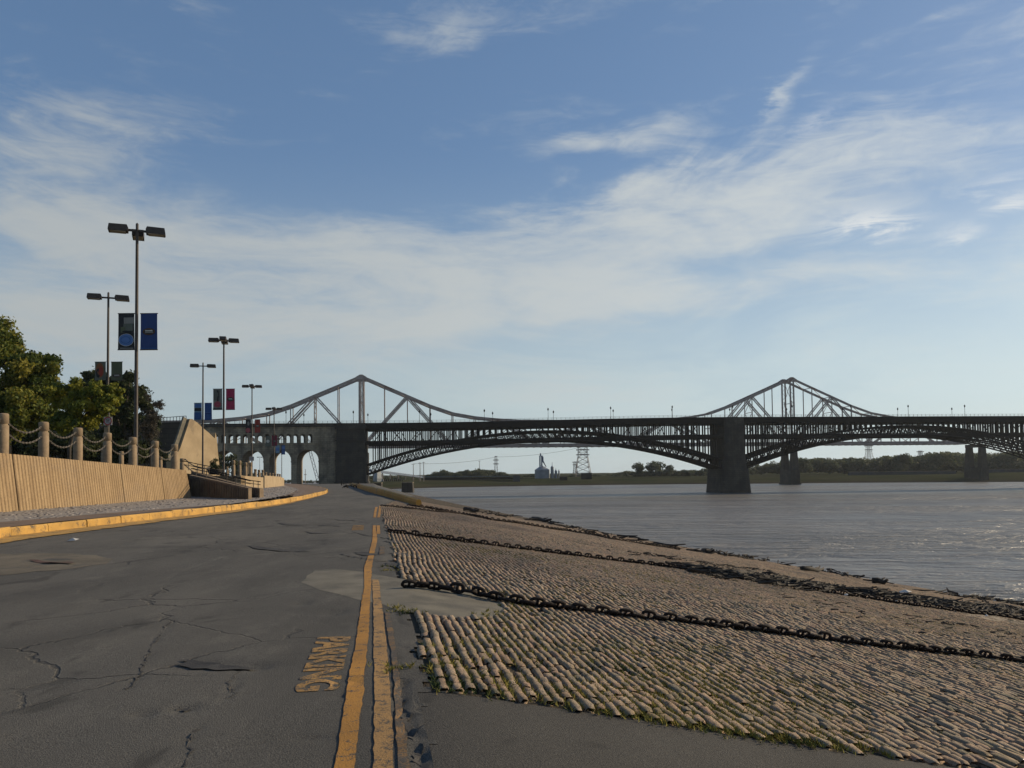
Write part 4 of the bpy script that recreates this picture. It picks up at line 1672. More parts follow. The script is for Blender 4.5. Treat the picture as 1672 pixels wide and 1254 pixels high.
# near bank beyond the bridges, seen through the arcade
mb = MB()
wb = []
Yl = [200, 300, 340, 380, 450, 560, 700, 900, 1600]
Xl = [-66, -66, -62, -70, -92, -140, -200, -290, -700]
vs, fs = [], []
for i, (y_, x_) in enumerate(zip(Yl, Xl)):
    zt = min(float(zroad(np.array(y_))), -1.2) - .45
    vs += [(-1400, y_, zt - .6), (x_ - 25, y_, zt), (x_ - 4, y_, zt - .8), (x_ + 22, y_, WATER_Z - 1.5)]
for i in range(len(Yl) - 1):
    for j in range(3):
        fs.append((i * 4 + j, i * 4 + j + 1, (i + 1) * 4 + j + 1, (i + 1) * 4 + j))
mb.add(vs, fs)
M['near_bank'] = material('near_bank', ((.06, .058, .04), (.11, .10, .075)), .2, .95, space='World')
tag(mb.build('near_bank', M['near_bank']), 'flat ground of the near bank beyond the stone arcade', kind='structure')

# ================================================================== RIBBED RETAINING WALL WITH BOLLARDS
m = bpy.data.materials.new('ribbed_concrete')
m.use_nodes = True
t = NT(m.node_tree)
b = t.N['Principled BSDF']
pos = t.node('ShaderNodeNewGeometry').outputs['Position']
n1 = t.noise(t.mapping(pos, (2, 2, .25)), 1.6, 5, .65)
n2 = t.noise(pos, 14, 5, .7)
n3 = t.noise(t.mapping(pos, (1, .35, 1)), .6, 4, .6)
c = t.mix(t.ss(n1, .3, .7), (.235, .163, .092), (.335, .24, .138))
c = t.mix(t.ss(n3, .5, .72, 0, .5), c, (.24, .18, .125))
c = t.mix(t.ss(n1, .58, .75, 0, .75), c, (.17, .122, .075))
g = t.lin(n2, .3, .7, .8, 1.18)
c = t.mix(1.0, c, t.node('ShaderNodeCombineColor', {0: g, 1: g, 2: g}).outputs[0], 'MULTIPLY')
t.put(b.inputs['Base Color'], c)
b.inputs['Roughness'].default_value = .92
b.inputs['Specular IOR Level'].default_value = .2
bn = t.node('ShaderNodeBump', {'Height': n2, 'Strength': .7, 'Distance': .02})
t.put(b.inputs['Normal'], bn.outputs[0])
M['ribbed'] = m
M['smooth_conc'] = material('smooth_conc', ((.26, .195, .115), (.34, .26, .16)), .5, .9, .4, 25, space='World', spots=(.20, .15, .095), spot_scale=.35)
M['ramp_conc'] = material('ramp_conc', ((.12, .085, .055), (.19, .14, .09)), 1.2, .92, .4, 30, space='World')

WN = Vector((-wdir.y, wdir.x, 0))              # to the left, away from the road
WLEN = (WALL1 - WALL0).length
wall = tag(empty('ribbed_wall', WALL0), 'long tan ribbed concrete retaining wall left of the road', 'wall')


def wtop(s):
    return float(np.interp(s, [-20, 0, WLEN], [3.0, 2.62, 2.03]))


def wbot(s):
    return .30


def w_pt(s, lean, z):
    p = WALL0 + wdir * s + WN * lean
    return Vector((p.x - WALL0.x, p.y - WALL0.y, z - WALL0.z))


def w_face(s, z):
    """lean-back of the battered face at height z"""
    return .30 * (z - .3) / 2.3


joints = []
for px in (33, 205, 270):
    best = min(np.arange(0, WLEN, .05), key=lambda s: abs((lambda p: 836 + F_PX * p.x / p.y)(WALL0 + wdir * s) - px))
    joints.append(float(best))
cuts = [-16.0, -8.0] + joints + [WLEN]
for a_, b_ in zip(cuts, cuts[1:]):
    mb = MB()
    ga, gb = a_ + .03, b_ - (.03 if b_ < WLEN else 0)
    k = max(1, int((gb - ga) / .22))
    dx = (gb - ga) / k
    # ribbed face: rib then groove, profile swept from foot to top
    zb, prof_ = .1, []
    for i in range(k):
        s = ga + i * dx
        prof_ += [(s, .032), (s + dx * .16, .0), (s + dx * .60, .0), (s + dx * .76, .032)]
    prof_.append((gb, .045))
    vs, fs = [], []
    for s, dpt in prof_:
        e = 0.0
        if b_ == WLEN:
            e = 0
        for z in (zb, wtop(s)):
            # the free end of the wall slopes like the face does
            ss2 = s if b_ < WLEN else s - (s - ga) / (gb - ga) * .35 * (z - .1) / 2
            vs.append(w_pt(ss2, w_face(0, z) + dpt, z))
        vs.append(w_pt(s if b_ < WLEN else s - (s - ga) / (gb - ga) * .33, .95, wtop(s)))
    for i in range(len(prof_) - 1):
        o_ = i * 3
        fs += [(o_ + 3, o_, o_ + 1, o_ + 4), (o_ + 4, o_ + 1, o_ + 2, o_ + 5)]
    n_ = len(vs)
    # end faces
    for o_, sg in ((0, 1), (n_ - 3, -1)):
        bx = Vector(vs[o_ + 2])
        vs.append((bx.x, bx.y, zb - WALL0.z))
        f = (o_, o_ + 1, o_ + 2, len(vs) - 1)
        fs.append(f if sg < 0 else f[::-1])
    mb.add(vs, fs)
    mb.build('wall_panel', M['ribbed'], wall)


def bollard_proto():
    r_ = empty('bollard')
    mb = MB()
    mb.lathe([(.205, 0), (.205, .02), (.20, 1.15), (.16, 1.17), (.16, 1.22), (.20, 1.24), (.198, 1.57), (.18, 1.615), (.13, 1.632)], n=20)
    mb.build('shaft', M['bollard'], r_, True)
    for z in (1.38, .93):
        mb = MB()
        mb.tube((0, -.24, z), (0, .24, z), .035, n=6)
        mb.build('chain_eye', M['chain_steel'], r_)
    return r_


def s_for_px(px):
    lean = .75
    return float(min(np.arange(-6, WLEN, .02), key=lambda s: abs((lambda p: 836 + F_PX * p.x / p.y)(WALL0 + wdir * s + WN * lean) - px)))


ORD = ['first', 'second', 'third', 'fourth', 'fifth', 'sixth', 'seventh', 'eighth', 'ninth', 'tenth', 'eleventh', 'twelfth', 'thirteenth', 'fourteenth', 'fifteenth', 'sixteenth']
bs = [s_for_px(px) for px in (3, 74, 132, 180, 222, 255, 284)]
bs = [bs[0] + i * (bs[-1] - bs[0]) / 6 for i in range(7)]
bol = bollard_proto()
b_pos = []
for i, s in enumerate(bs):
    o = bol if i == 0 else copy_tree(bol)
    p = WALL0 + wdir * s + WN * .72
    o.location = (p.x, p.y, wtop(s) - .01)
    o.rotation_euler = (0, 0, math.atan2(wdir.y, wdir.x) - math.pi / 2)
    o.scale = (1, 1, .96 if i else 1)
    b_pos.append(Vector(o.location))
    tag(o, f'round tan concrete bollard on the ribbed wall, {ORD[6 - i]} from the wall end at the ramp', 'bollard', 'bollards on the ribbed wall')


def sag_chain(name, p0, p1, sag, label, group, wire=.013, seg=22):
    mb = MB()
    pts = []
    k = max(8, int((p1 - p0).length / .12))
    for i in range(k + 1):
        t_ = i / k
        p = p0.lerp(p1, t_)
        p.z -= sag * 4 * t_ * (1 - t_)
        pts.append(p)
    for i in range(k):
        a_, b2 = pts[i], pts[i + 1]
        d = (b2 - a_)
        up = Vector((0, 0, 1)) if i % 2 else d.normalized().cross(Vector((0, 0, 1))).normalized()
        ex = d * .22
        q0, q1 = a_ - ex, b2 + ex
        wv = up * .026
        mb.path([q0 - wv * .2, q0 + d * .2 + wv, q1 - d * .2 + wv, q1 + wv * .2, q1 - d * .2 - wv, q0 + d * .2 - wv], wire, 5, closed=True)
    o_ = mb.build(name, M['chain_steel'])
    return tag(o_, label, 'chain', group)


b_all = [b_pos[0] - wdir * (bs[1] - bs[0])] + b_pos
for i in range(len(b_all) - 1):
    p0, p1 = b_all[i], b_all[i + 1]
    for z, nm, sg in ((1.33, 'upper', .34), (.90, 'lower', .34)):
        who = f'between the {ORD[7 - i]} and {ORD[6 - i]} bollards from the ramp' if i else 'left of the seventh bollard from the ramp'
        sag_chain('bollard_chain', p0 + wdir * .22 + Vector((0, 0, z)), p1 - wdir * .22 + Vector((0, 0, z)), sg, f'{nm} sagging grey chain {who}', 'chains between the wall bollards')

# terrace behind the wall
mb = MB()
vs, fs = [], []
rowsT = [-20, 0, 10, WLEN - .4]
for s in rowsT:
    p = WALL0 + wdir * s + WN * .9
    z = wtop(s) - .05
    for d_, dz in ((0, 0), (4, -.25), (12, -.2), (60, .6)):
        q_ = p + WN * d_
        vs.append((q_.x, q_.y, z + dz))
for i in range(len(rowsT) - 1):
    for j in range(3):
        fs.append((i * 4 + j, (i + 1) * 4 + j, (i + 1) * 4 + j + 1, i * 4 + j + 1))
# terrace beyond the wall's end, towards the arcade
p1 = WALL0 + wdir * (WLEN - .4) + WN * .9
o_ = len(vs)
ext = [(p1.x, p1.y, 1.9), (p1.x - 65, p1.y, 2.3), (-30, 78, 1.75), (-110, 78, 2.2), (-46, 128, 1.0), (-150, 128, 1.6), (-75, 230, -.4), (-260, 230, .5), (-100, 330, -1.6), (-300, 330, -1)]
vs += ext
for i in range(4):
    fs.append((o_ + i * 2, o_ + i * 2 + 2, o_ + i * 2 + 3, o_ + i * 2 + 1))
mb.add(vs, fs)
M['terrace_ground'] = material('terrace_ground', ((.05, .055, .022), (.10, .09, .045)), .4, .95, .5, 8, space='World', spots=(.14, .11, .075), spot_scale=.2)
tag(mb.build('terrace', M['terrace_ground']), 'raised planted terrace behind the ribbed wall', kind='structure')

# coping blocks seen behind the first bollards
for k, (s0, s1) in enumerate(((.0, 2.0), (3.2, 5.3), (9.6, 11.6))):
    pass

# ------------------------------------------------------------------ ramp beside the wall end
def gpt(px, py, Y, dz=0):
    p = at_y(px, py, Y)
    p.z += dz
    return p


ramp = tag(empty('access_ramp', WALL1), 'brown concrete access ramp with low walls and hand rails at the wall end', 'ramp')
RO = WALL1.copy()


def rbuild(mb, name, mat, smooth=False):
    mb.v = [(x - RO.x, y - RO.y, z - RO.z) for x, y, z in mb.v]
    return mb.build(name, mat, ramp, smooth)


def ramp_wall(pts_top, z_bot, thick, back_dir, name='ramp_wall', mat=None, ribs=True, cap=True):
    mb = MB()
    for a_, b2 in zip(pts_top, pts_top[1:]):
        f = [Vector((a_.x, a_.y, z_bot)), Vector((b2.x, b2.y, z_bot)), b2, a_]
        mb.prism(f, [p + back_dir * thick for p in f])
        if ribs:
            d = (b2 - a_)
            k = int(Vector((d.x, d.y, 0)).length / .22)
            for i in range(k):
                t0, t1 = (i + .18) / k, (i + .7) / k
                q0, q1 = a_.lerp(b2, t0), a_.lerp(b2, t1)
                ff = [Vector((q0.x, q0.y, z_bot)), Vector((q1.x, q1.y, z_bot)), q1 - Vector((0, 0, .1)), q0 - Vector((0, 0, .1))]
                ff = [p - back_dir * .05 for p in ff]
                mb.prism(ff, [p + back_dir * .04 for p in ff])
    return rbuild(mb, name, mat or M['ramp_conc'])


bd = Vector((.25, .97, 0)).normalized()
A0, A1, A2 = gpt(309, 775.5, 52.0), gpt(360, 786.5, 49.0), gpt(405.5, 797, 46.5)
ramp_wall([A0, A1, A2], .12, .35, bd)
B0, B2 = gpt(312, 770, 54.5), gpt(409, 796, 50.5)
C0, C2 = gpt(407, 795.5, 50.5), gpt(424, 797.5, 49.8)
ramp_wall([B0, C0], .2, .35, bd)
ramp_wall([C0, C2], .14, .45, bd)
# ramp floor between the two walls
mb = MB()
mb.add([A0 + bd * .3 - Vector((0, 0, .55)), A2 + bd * .3 - Vector((0, 0, .5)), B2 - Vector((0, 0, .35)), B0 - Vector((0, 0, .4))], [(0, 1, 2, 3)])
rbuild(mb, 'ramp_floor', M['sidewalk'])
# rails
def rail(pts, posts, hgt, name):
    mb = MB()
    mb.path([p + Vector((0, 0, hgt)) for p in pts], .028, 6)
    mb.path([p + Vector((0, 0, hgt * .55)) for p in pts], .02, 6)
    rbuild(mb, 'hand_rail', M['steel_dark'], True)
    for a_, b2 in zip(pts, pts[1:]):
        for i in range(posts):
            q_ = a_.lerp(b2, (i + .5) / posts)
            mb = MB()
            mb.tube(q_ - Vector((0, 0, .05)), q_ + Vector((0, 0, hgt)), .022, n=6)
            rbuild(mb, 'rail_post', M['chain_steel'])


rail([A0 + bd * .2, A1 + bd * .2, A2 + bd * .2], 3, .42, 'a')
rail([B0 + bd * .2, C0 + bd * .2, C2 + bd * .1], 2, .42, 'b')
rail([gpt(300, 765, 53), gpt(330, 771.5, 53), gpt(345, 774, 53.5)], 2, .5, 'c')

# end bollard with two rails swinging off it
o = copy_tree(bol)
p = at_y(297.5, 772, 55.5)
o.location = p
o.scale = (.8, .8, .62)
tag(o, 'short dark concrete bollard at the top of the ramp beside the wall end', 'bollard', 'bollards by the ramp')
for z0, nm in ((.95, 'upper'), (.55, 'lower')):
    q0 = p + Vector((.2, 0, z0))
    q1 = at_y(343, 763 + (12 if nm == 'lower' else 0), 60)
    sag_chain('bollard_chain', q0, q1, .3, f'{nm} dark chain from the short ramp bollard to the planter', 'chains by the ramp', .025)

# second wall beyond the ramp
wall2 = tag(empty('low_wall', at_y(392, 790, 66)), 'low tan concrete wall beyond the ramp, under a row of thin bollards', 'wall')
W2O = Vector(wall2.location)
mb = MB()
a_, b2, c2 = at_y(342, 777, 66), at_y(393, 777.5, 63), at_y(430, 779.5, 72)
zbt = at_y(393, 799, 63).z
def vwall(mb, p, q_, zt0, zt1, zb, thick):
    d = (q_ - p)
    nn = Vector((-d.y, d.x, 0)).normalized()
    f = [Vector((p.x, p.y, zb)), Vector((q_.x, q_.y, zb)), Vector((q_.x, q_.y, zt1)), Vector((p.x, p.y, zt0))]
    mb.prism(f, [v_ + nn * thick for v_ in f])
    return nn
nn = vwall(mb, a_, b2, a_.z, b2.z, zbt, .4)
d = b2 - a_
k = int(d.length / .2)
for i in range(k):
    q0, q1 = a_.lerp(b2, (i + .2) / k), a_.lerp(b2, (i + .7) / k)
    vwall(mb, q0 - nn * .05, q1 - nn * .05, q0.z - .05, q1.z - .05, zbt, .06)
mb.v = [(x - W2O.x, y - W2O.y, z - W2O.z) for x, y, z in mb.v]
mb.build('ribbed_panel', M['ribbed'], wall2)
mb = MB()
vwall(mb, b2 + Vector((.02, .0, 0)), c2, b2.z + .05, c2.z, zbt - .2, .5)
mb.v = [(x - W2O.x, y - W2O.y, z - W2O.z) for x, y, z in mb.v]
mb.build('smooth_panel', M['smooth_conc'], wall2)
# further low wall strips
for k, (x0, y0, Y0, x1, y1, Y1, zb_) in enumerate(((432, 775.5, 100, 458, 777.5, 135, .2), (458, 777.5, 140, 464, 780, 160, -.3))):
    mb = MB()
    p, q_ = at_y(x0, y0 + 1, Y0), at_y(x1, y1 + 1, Y1)
    vwall(mb, p, q_, p.z, q_.z, zb_ - .3, .5)
    o = mb.build('low_wall', M['smooth_conc'])
    tag(o, ('tan concrete kerb wall carrying the far bollards, nearer length', 'tan concrete kerb wall carrying the far bollards, short end length')[k], 'wall', 'far bollard walls')

# thin bollards marching away beyond the ramp
far_b = [(371, 762, 781, 80), (381, 751.5, 779, 71), (391, 752, 779, 74), (401, 755, 779, 78), (409, 755, 780, 82), (417, 766, 780, 92), (423, 767, 781, 97), (429, 767, 781.5, 102),
         (434, 771, 783, 108), (440, 772, 784, 114), (445, 772.5, 784, 120), (449.5, 773, 784, 126), (453.5, 773.5, 784, 132), (457, 774, 784, 138)]
for i, (px, y0, y1, Y) in enumerate(far_b):
    o = copy_tree(bol)
    p0, p1 = at_y(px, y1, Y), at_y(px, y0, Y)
    o.location = p0
    hh_ = (p1 - p0).length
    o.scale = (.55, .55, hh_ / 1.63) if i in (0,) else (.8, .8, hh_ / 1.63)
    tag(o, f'tan concrete bollard in the row beyond the ramp, {ORD[i]} from the planter', 'bollard', 'bollards beyond the ramp')

# bollards on the terrace behind the wall
for i, (px, y0, y1, Y) in enumerate(((169, 733, 756, 50), (198, 737, 759, 54), (262, 746, 766, 66))):
    o = copy_tree(bol)
    p0, p1 = at_y(px, y1, Y), at_y(px, y0, Y)
    o.location = p0
    o.scale = (.75, .75, (p1 - p0).length / 1.63)
    tag(o, ('low concrete bollard on the terrace left of the round parking sign post', 'low concrete bollard on the terrace between the sign post and tall lamp', 'low concrete bollard on the terrace just right of the tall lamp')[i], 'bollard', 'bollards on the terrace')

# ------------------------------------------------------------------ curved concrete fin wall
fin = [(310, 684), (307, 694), (303, 706), (299, 718), (294.5, 731), (288.5, 743), (281, 752), (284, 790), (360, 790), (359, 767), (355.5, 735), (354.2, 716), (352, 706), (350.8, 716), (341, 706.5), (330, 697.5), (322, 690), (314, 684)]
FO = at_y(310, 775, 116)
fd = Vector((.34, .94, 0)).normalized()
fn = Vector((-fd.y, fd.x, 0))


def on_plane(px, py, o_, nrm):
    d = ray(px, py)
    c0 = Vector((0, 0, CAM_H))
    t_ = (o_ - c0).dot(nrm) / d.dot(nrm)
    return c0 + d * t_


ff = [on_plane(x, y, FO, fn) for x, y in fin][::-1]
fw = tag(empty('fin_wall', FO), 'tall tan concrete wall with a concave curved edge rising to a point', 'wall')
mb = MB()
mb.prism([p - FO for p in ff], [p + fn * 1.1 - FO for p in ff])
mb.build('fin', M['smooth_conc'], fw)
edge = [on_plane(x, y, FO, fn) for x, y in fin[:7]]
mb = MB()
for a_, b2 in zip(edge, edge[1:]):
    mb.beam(a_ - FO + fn * .5 - fd * .12, b2 - FO + fn * .5 - fd * .12, 1.5, .3, fn)
mb.build('edge_coping', M['concrete'], fw)
# the dark mass of steps behind it
mb = MB()
sp_ = [(258, 690), (308, 688), (310, 790), (258, 790)]
FO2 = at_y(280, 740, 150)
q_ = [on_plane(x, y, FO2, Vector((0, 1, 0))) for x, y in sp_]
mb.prism([p - FO2 for p in q_][::-1], [p + Vector((0, 6, 0)) - FO2 for p in q_][::-1])
bb_ = tag(empty('stair_block', FO2), 'dark concrete stair block standing behind the curved fin wall', 'building')
mb.build('wall_block', M['stone_dark'], bb_)
mb = MB()
pa, pb = on_plane(262, 690, FO2, Vector((0, 1, 0))) - FO2, on_plane(304, 687, FO2, Vector((0, 1, 0))) - FO2
mb.beam(pa + Vector((0, 0, .9)), pb + Vector((0, 0, .9)), .1, .1)
for i in range(9):
    p = pa.lerp(pb, i / 8)
    mb.beam(p, p + Vector((0, 0, .9)), .08, .08)
mb.build('roof_railing', M['steel_dark'], bb_)

# planter with shrub
def leaf_cloud(name, centers, radii, count, size, mat, parent=None, seed=1, flat=.0, squash=.8, shell=.55, jit=.2):
    g = np.random.default_rng(seed)
    centers, radii = np.array(centers, float), np.array(radii, float)
    wgt = radii ** 2
    wi = g.choice(len(centers), count, p=wgt / wgt.sum())
    d = g.normal(0, 1, (count, 3))
    d /= np.linalg.norm(d, axis=1)[:, None]
    rr = radii[wi] * (shell + (1 - shell) * g.random(count)) * (1 + jit * g.normal(0, 1, count))
    p = centers[wi] + d * rr[:, None] * np.array([1, 1, squash])
    nrm = d + g.normal(0, .75, (count, 3))
    nrm /= np.linalg.norm(nrm, axis=1)[:, None]
    a = np.cross(nrm, g.normal(0, 1, (count, 3)))
    a /= np.linalg.norm(a, axis=1)[:, None] + 1e-9
    b_ = np.cross(nrm, a)
    sz = size * g.uniform(.55, 1.35, count)[:, None]
    v = np.stack([p - a * sz * .5, p + b_ * sz * .32 + nrm * sz * .08, p + a * sz * .55, p - b_ * sz * .32 + nrm * sz * .08], 1).reshape(-1, 3)
    tone = np.repeat(np.clip(.5 + .28 * g.normal(0, 1, len(centers))[wi] + .18 * g.normal(0, 1, count), 0, 1), 4)
    return np_mesh(name, v, np.arange(count * 4).reshape(-1, 4), mat, parent, attr=tone)


def foliage(name, c0, c1, c2):
    m_ = bpy.data.materials.new(name)
    m_.use_nodes = True
    t_ = NT(m_.node_tree)
    b_ = t_.N['Principled BSDF']
    f = t_.node('ShaderNodeAttribute', attribute_name='tone').outputs['Fac']
    r_ = t_.node('ShaderNodeValToRGB', {0: f})
    e = r_.color_ramp.elements
    e[0].color, e[1].color = (*c0, 1), (*c2, 1)
    e[0].position, e[1].position = .1, .9
    k_ = r_.color_ramp.elements.new(.5)
    k_.color = (*c1, 1)
    t_.put(b_.inputs['Base Color'], r_.outputs[0])
    b_.inputs['Roughness'].default_value = .7
    b_.inputs['Specular IOR Level'].default_value = .25
    tr = t_.node('ShaderNodeBsdfTranslucent', {'Color': r_.outputs[0]})
    mx = t_.node('ShaderNodeMixShader', {0: .4, 1: b_.outputs[0], 2: tr.outputs[0]})
    t_.L.new(mx.outputs[0], t_.N['Material Output'].inputs['Surface'])
    return m_


M['leaf_autumn'] = foliage('leaf_autumn', (.038, .060, .010), (.10, .125, .02), (.22, .195, .03))
M['leaf_yellow'] = foliage('leaf_yellow', (.06, .085, .014), (.15, .165, .02), (.28, .25, .03))
M['leaf_dark'] = foliage('leaf_dark', (.014, .023, .009), (.030, .045, .016), (.055, .062, .022))
M['leaf_grey'] = foliage('leaf_grey', (.04, .036, .03), (.065, .058, .045), (.09, .08, .06))
M['leaf_far'] = foliage('leaf_far', (.036, .05, .028), (.06, .076, .04), (.09, .10, .052))
M['bark'] = material('bark', ((.035, .028, .022), (.065, .052, .04)), 4, .9, .8, 25)

PO = at_y(351, 775, 70)
pl = tag(empty('planter', PO), 'round dark concrete planter bowl at the top of the ramp', 'planter')
mb = MB()
mb.lathe([(.35, 0), (.5, .05), (.62, .35), (.68, .42), (.68, .5), (.58, .5), (.5, .4)], n=20)
mb.build('bowl', M['stone_dark'], pl, True)
sh = tag(empty('shrub', PO + Vector((0, 0, .4))), 'small dark shrub growing in the planter bowl by the ramp', 'shrub')
leaf_cloud('foliage', [(-.1, 0, .25), (.25, 0, .2), (-.2, .1, .6), (.05, 0, .9), (-.45, 0, .1)], [.4, .35, .3, .22, .3], 900, .13, M['leaf_dark'], sh, 5)
mb = MB()
mb.tube((0, 0, -.1), (0, 0, .9), .04, .02, 5)
mb.build('stem', M['bark'], sh)

# ------------------------------------------------------------------ street lamps and banners
def lamp_proto(four):
    r_ = empty('street_lamp')
    mb = MB()
    mb.lathe([(.30, 0), (.30, .05), (.16, .07), (.15, .9), (.125, 1.0), (.085, 16.2), (.085, 16.55), (.03, 16.62)], n=12)
    mb.build('pole', M['lamp_metal'], r_, True)
    mb = MB()
    mb.lathe([(.33, 0), (.33, .35), (.26, .45), (.2, .46)], n=12)
    mb.build('footing', M['concrete'], r_)
    dirs = [(1, 0), (-1, 0)] + ([(0, -1), (0, 1)] if four == True else [(0, 1)] if four == 'three' else [])
    for dx, dy in dirs:
        rot = Matrix.Rotation(math.atan2(dy, dx), 3, 'Z')
        mb = MB()
        mb.box(rot @ Vector((.36, 0, 16.12)), (.55, .11, .13), rot)
        mb.build('arm', M['lamp_metal'], r_)
        mb = MB()
        # box head: sloped inner end, flat lens below
        pr = [(.52, 15.98), (1.62, 15.93), (1.66, 16.0), (1.6, 16.36), (.58, 16.38), (.5, 16.2)]
        f = [rot @ Vector((x, -.34, z)) for x, z in pr]
        k_ = [rot @ Vector((x, .34, z)) for x, z in pr]
        mb.prism(f, k_)
        hd = mb.build('lamp_head', M['lamp_metal'], r_)
        mb = MB()
        mb.box(rot @ Vector((1.1, 0, 15.94)), (.9, .56, .03), rot)
        mb.build('lens', M['lamp_glass'], hd)
    return r_


lp4 = lamp_proto(True)
lp2 = lamp_proto(False)
lp3 = lamp_proto('three')
used = set()
LAMPS = [  # photo x, photo y of the head, distance, four-headed, yaw, label
    (224, 371, 50, 'three', 3, 'tallest street lamp with square heads and blue banner behind the ribbed wall'),
    (365.5, 553, 90, True, 0, 'street lamp with square heads carrying the red banner near the fin wall'),
    (411.5, 629, 137, True, 0, 'street lamp with square heads carrying a dark and orange red banner'),
    (447.5, 666, 181, True, 0, 'farthest square headed street lamp, carrying the crimson banner'),
    (177, 482, 68.7, False, 2, 'two headed street lamp in the back row beside the yellow tree'),
    (331.5, 595, 108, False, 0, 'two headed street lamp in front of the curved fin wall'),
    (424, 746, 330, False, 0, 'small distant lamp seen through the stone arch'),
    (460, 716, 226, False, 0, 'distant street lamp carrying the pale blue banner before the arcade')]
lamp_at = {}
for px, py, Y, four, yaw, lab in LAMPS:
    src = {True: lp4, False: lp2, 'three': lp3}[four]
    o = src if src.name not in used else copy_tree(src)
    used.add(src.name)
    top = at_y(px, py, Y)
    zb_ = top.z - 16.35
    sc = 1.0
    if Y > 150:
        zb_ = -1.2
        sc = (top.z - zb_) / 16.35
    o.location = (top.x, top.y, zb_)
    o.scale = (sc, sc, sc)
    o.rotation_euler = (0, 0, R(yaw) + math.atan2(-top.x, top.y) * .75)
    tag(o, lab, 'street lamp', 'street lamps along the levee road')
    lamp_at[px] = (Vector(o.location), o.rotation_euler[2])


def banner_mats(name, colr):
    m_ = material(name, (colr, tuple(x * .8 for x in colr)), 2.5, .75, .1, 8)
    return m_


BM = {k: banner_mats('banner_' + k, c_) for k, c_ in dict(navy=(.012, .04, .15), black=(.012, .012, .014), skyblue=(.06, .14, .34), grey=(.20, .19, .17), red=(.34, .02, .07), orange=(.26, .035, .02), olive=(.075, .085, .045), pink=(.30, .07, .075), blue=(.015, .07, .22), paleblue=(.12, .22, .30), white=(.5, .48, .42), brownish=(.20, .07, .02), crimson=(.16, .01, .03), greygreen=(.09, .10, .08)).items()}


def banner(px0, py0, px1, py1, Y, mat, lab, decor, curl=.04):
    """flat cloth panel hung between two rods; decor = list of (shape, mat, cx, cy, w, h) in 0..1 panel units"""
    a_, b_ = at_y(px0, py0, Y), at_y(px1, py1, Y)
    W, H = b_.x - a_.x, a_.z - b_.z
    o_ = tag(empty('banner', (a_.x, Y, b_.z)), lab, 'banner', 'banners on the street lamps')
    mb = MB()
    nx, nz = 6, 8
    g = [[Vector((W * i / nx, curl * W * math.sin(i / nx * 2.6 + j * .3) - .012, H * j / nz)) for i in range(nx + 1)] for j in range(nz + 1)]

    def surf(u_, v_):
        return Vector((W * u_, curl * W * math.sin(u_ * 2.6 + v_ * nz * .3) - .012, H * v_))
    vs = [p for row in g for p in row] + [p + Vector((0, .012, 0)) for row in g for p in row]
    k = (nx + 1) * (nz + 1)
    fs = []
    for j in range(nz):
        for i in range(nx):
            q_ = (j * (nx + 1) + i, j * (nx + 1) + i + 1, (j + 1) * (nx + 1) + i + 1, (j + 1) * (nx + 1) + i)
            fs.append(q_)
            fs.append(tuple(x + k for x in q_[::-1]))
    mb.add(vs, fs)
    mb.build('cloth', BM[mat], o_)
    for zz in (0, H):
        mb = MB()
        mb.tube((-.02 * W, 0, zz), (W * 1.02, 0, zz), .03, n=6)
        mb.build('rod', M['lamp_metal'], o_)
    for i, (shp, mt, cx_, cy_, w_, h_) in enumerate(decor):
        mb = MB()
        lift = Vector((0, -.012 - .006 * i, 0))
        if shp == 'oval':
            pts = [(cx_ + w_ / 2 * math.cos(2 * math.pi * j / 20), cy_ + h_ / 2 * math.sin(2 * math.pi * j / 20)) for j in range(20)]
            c_ = surf(cx_, cy_) + lift
            mb.add([c_] + [surf(*p) + lift for p in pts], [(0, j + 1, (j + 1) % 20 + 1) for j in range(20)])
        else:
            mb.add([surf(cx_ + sx2 * w_ / 2, cy_ + sy2 * h_ / 2) + lift for sx2, sy2 in ((-1, -1), (1, -1), (1, 1), (-1, 1))], [(0, 1, 2, 3)])
        mb.build('printed_emblem', BM[mt], o_)
    return o_


LOGO = lambda cy_: [('oval', 'black', .5, cy_, .78, .20), ('oval', 'brownish', .5, cy_, .70, .165), ('oval', 'black', .5, cy_, .66, .145), ('rect', 'white', .5, cy_ + .025, .44, .03), ('rect', 'grey', .52, cy_ - .02, .5, .035)]
banner(229.5, 512, 257, 571, 50, 'navy', 'blue banner with a dark oval badge on the tallest lamp', LOGO(.5) + [('rect', 'blue', .5, .04, .96, .03)])
banner(193, 512, 219.5, 571, 50, 'black', 'black picture banner with a pale blue disc on the tallest lamp',
       [('rect', 'grey', .66, .80, .62, .17), ('rect', 'greygreen', .62, .62, .6, .2), ('rect', 'olive', .3, .55, .3, .16), ('oval', 'black', .45, .5, .4, .06), ('oval', 'white', .5, .27, .94, .345), ('oval', 'skyblue', .5, .27, .9, .325), ('oval', 'blue', .47, .27, .62, .2), ('oval', 'skyblue', .47, .27, .54, .17), ('rect', 'grey', .55, .04, .8, .025)])
banner(369, 635, 383.5, 669, 90, 'red', 'red banner with a dark badge right of the lamp near the fin wall', LOGO(.5))
banner(348, 635, 363, 669, 90, 'grey', 'grey picture banner with a pink disc left of the red banner',
       [('rect', 'greygreen', .4, .7, .7, .5), ('oval', 'black', .5, .68, .3, .5), ('rect', 'black', .5, .5, .2, .3), ('oval', 'pink', .48, .26, .8, .3), ('oval', 'red', .48, .26, .5, .17), ('oval', 'pink', .5, .26, .3, .1), ('rect', 'black', .5, .04, 1, .06)])
banner(334, 658, 346, 686, 108, 'blue', 'bright blue banner right of the pole before the fin wall', [('rect', 'skyblue', .5, .45, .7, .05), ('rect', 'navy', .5, .40, .7, .06)])
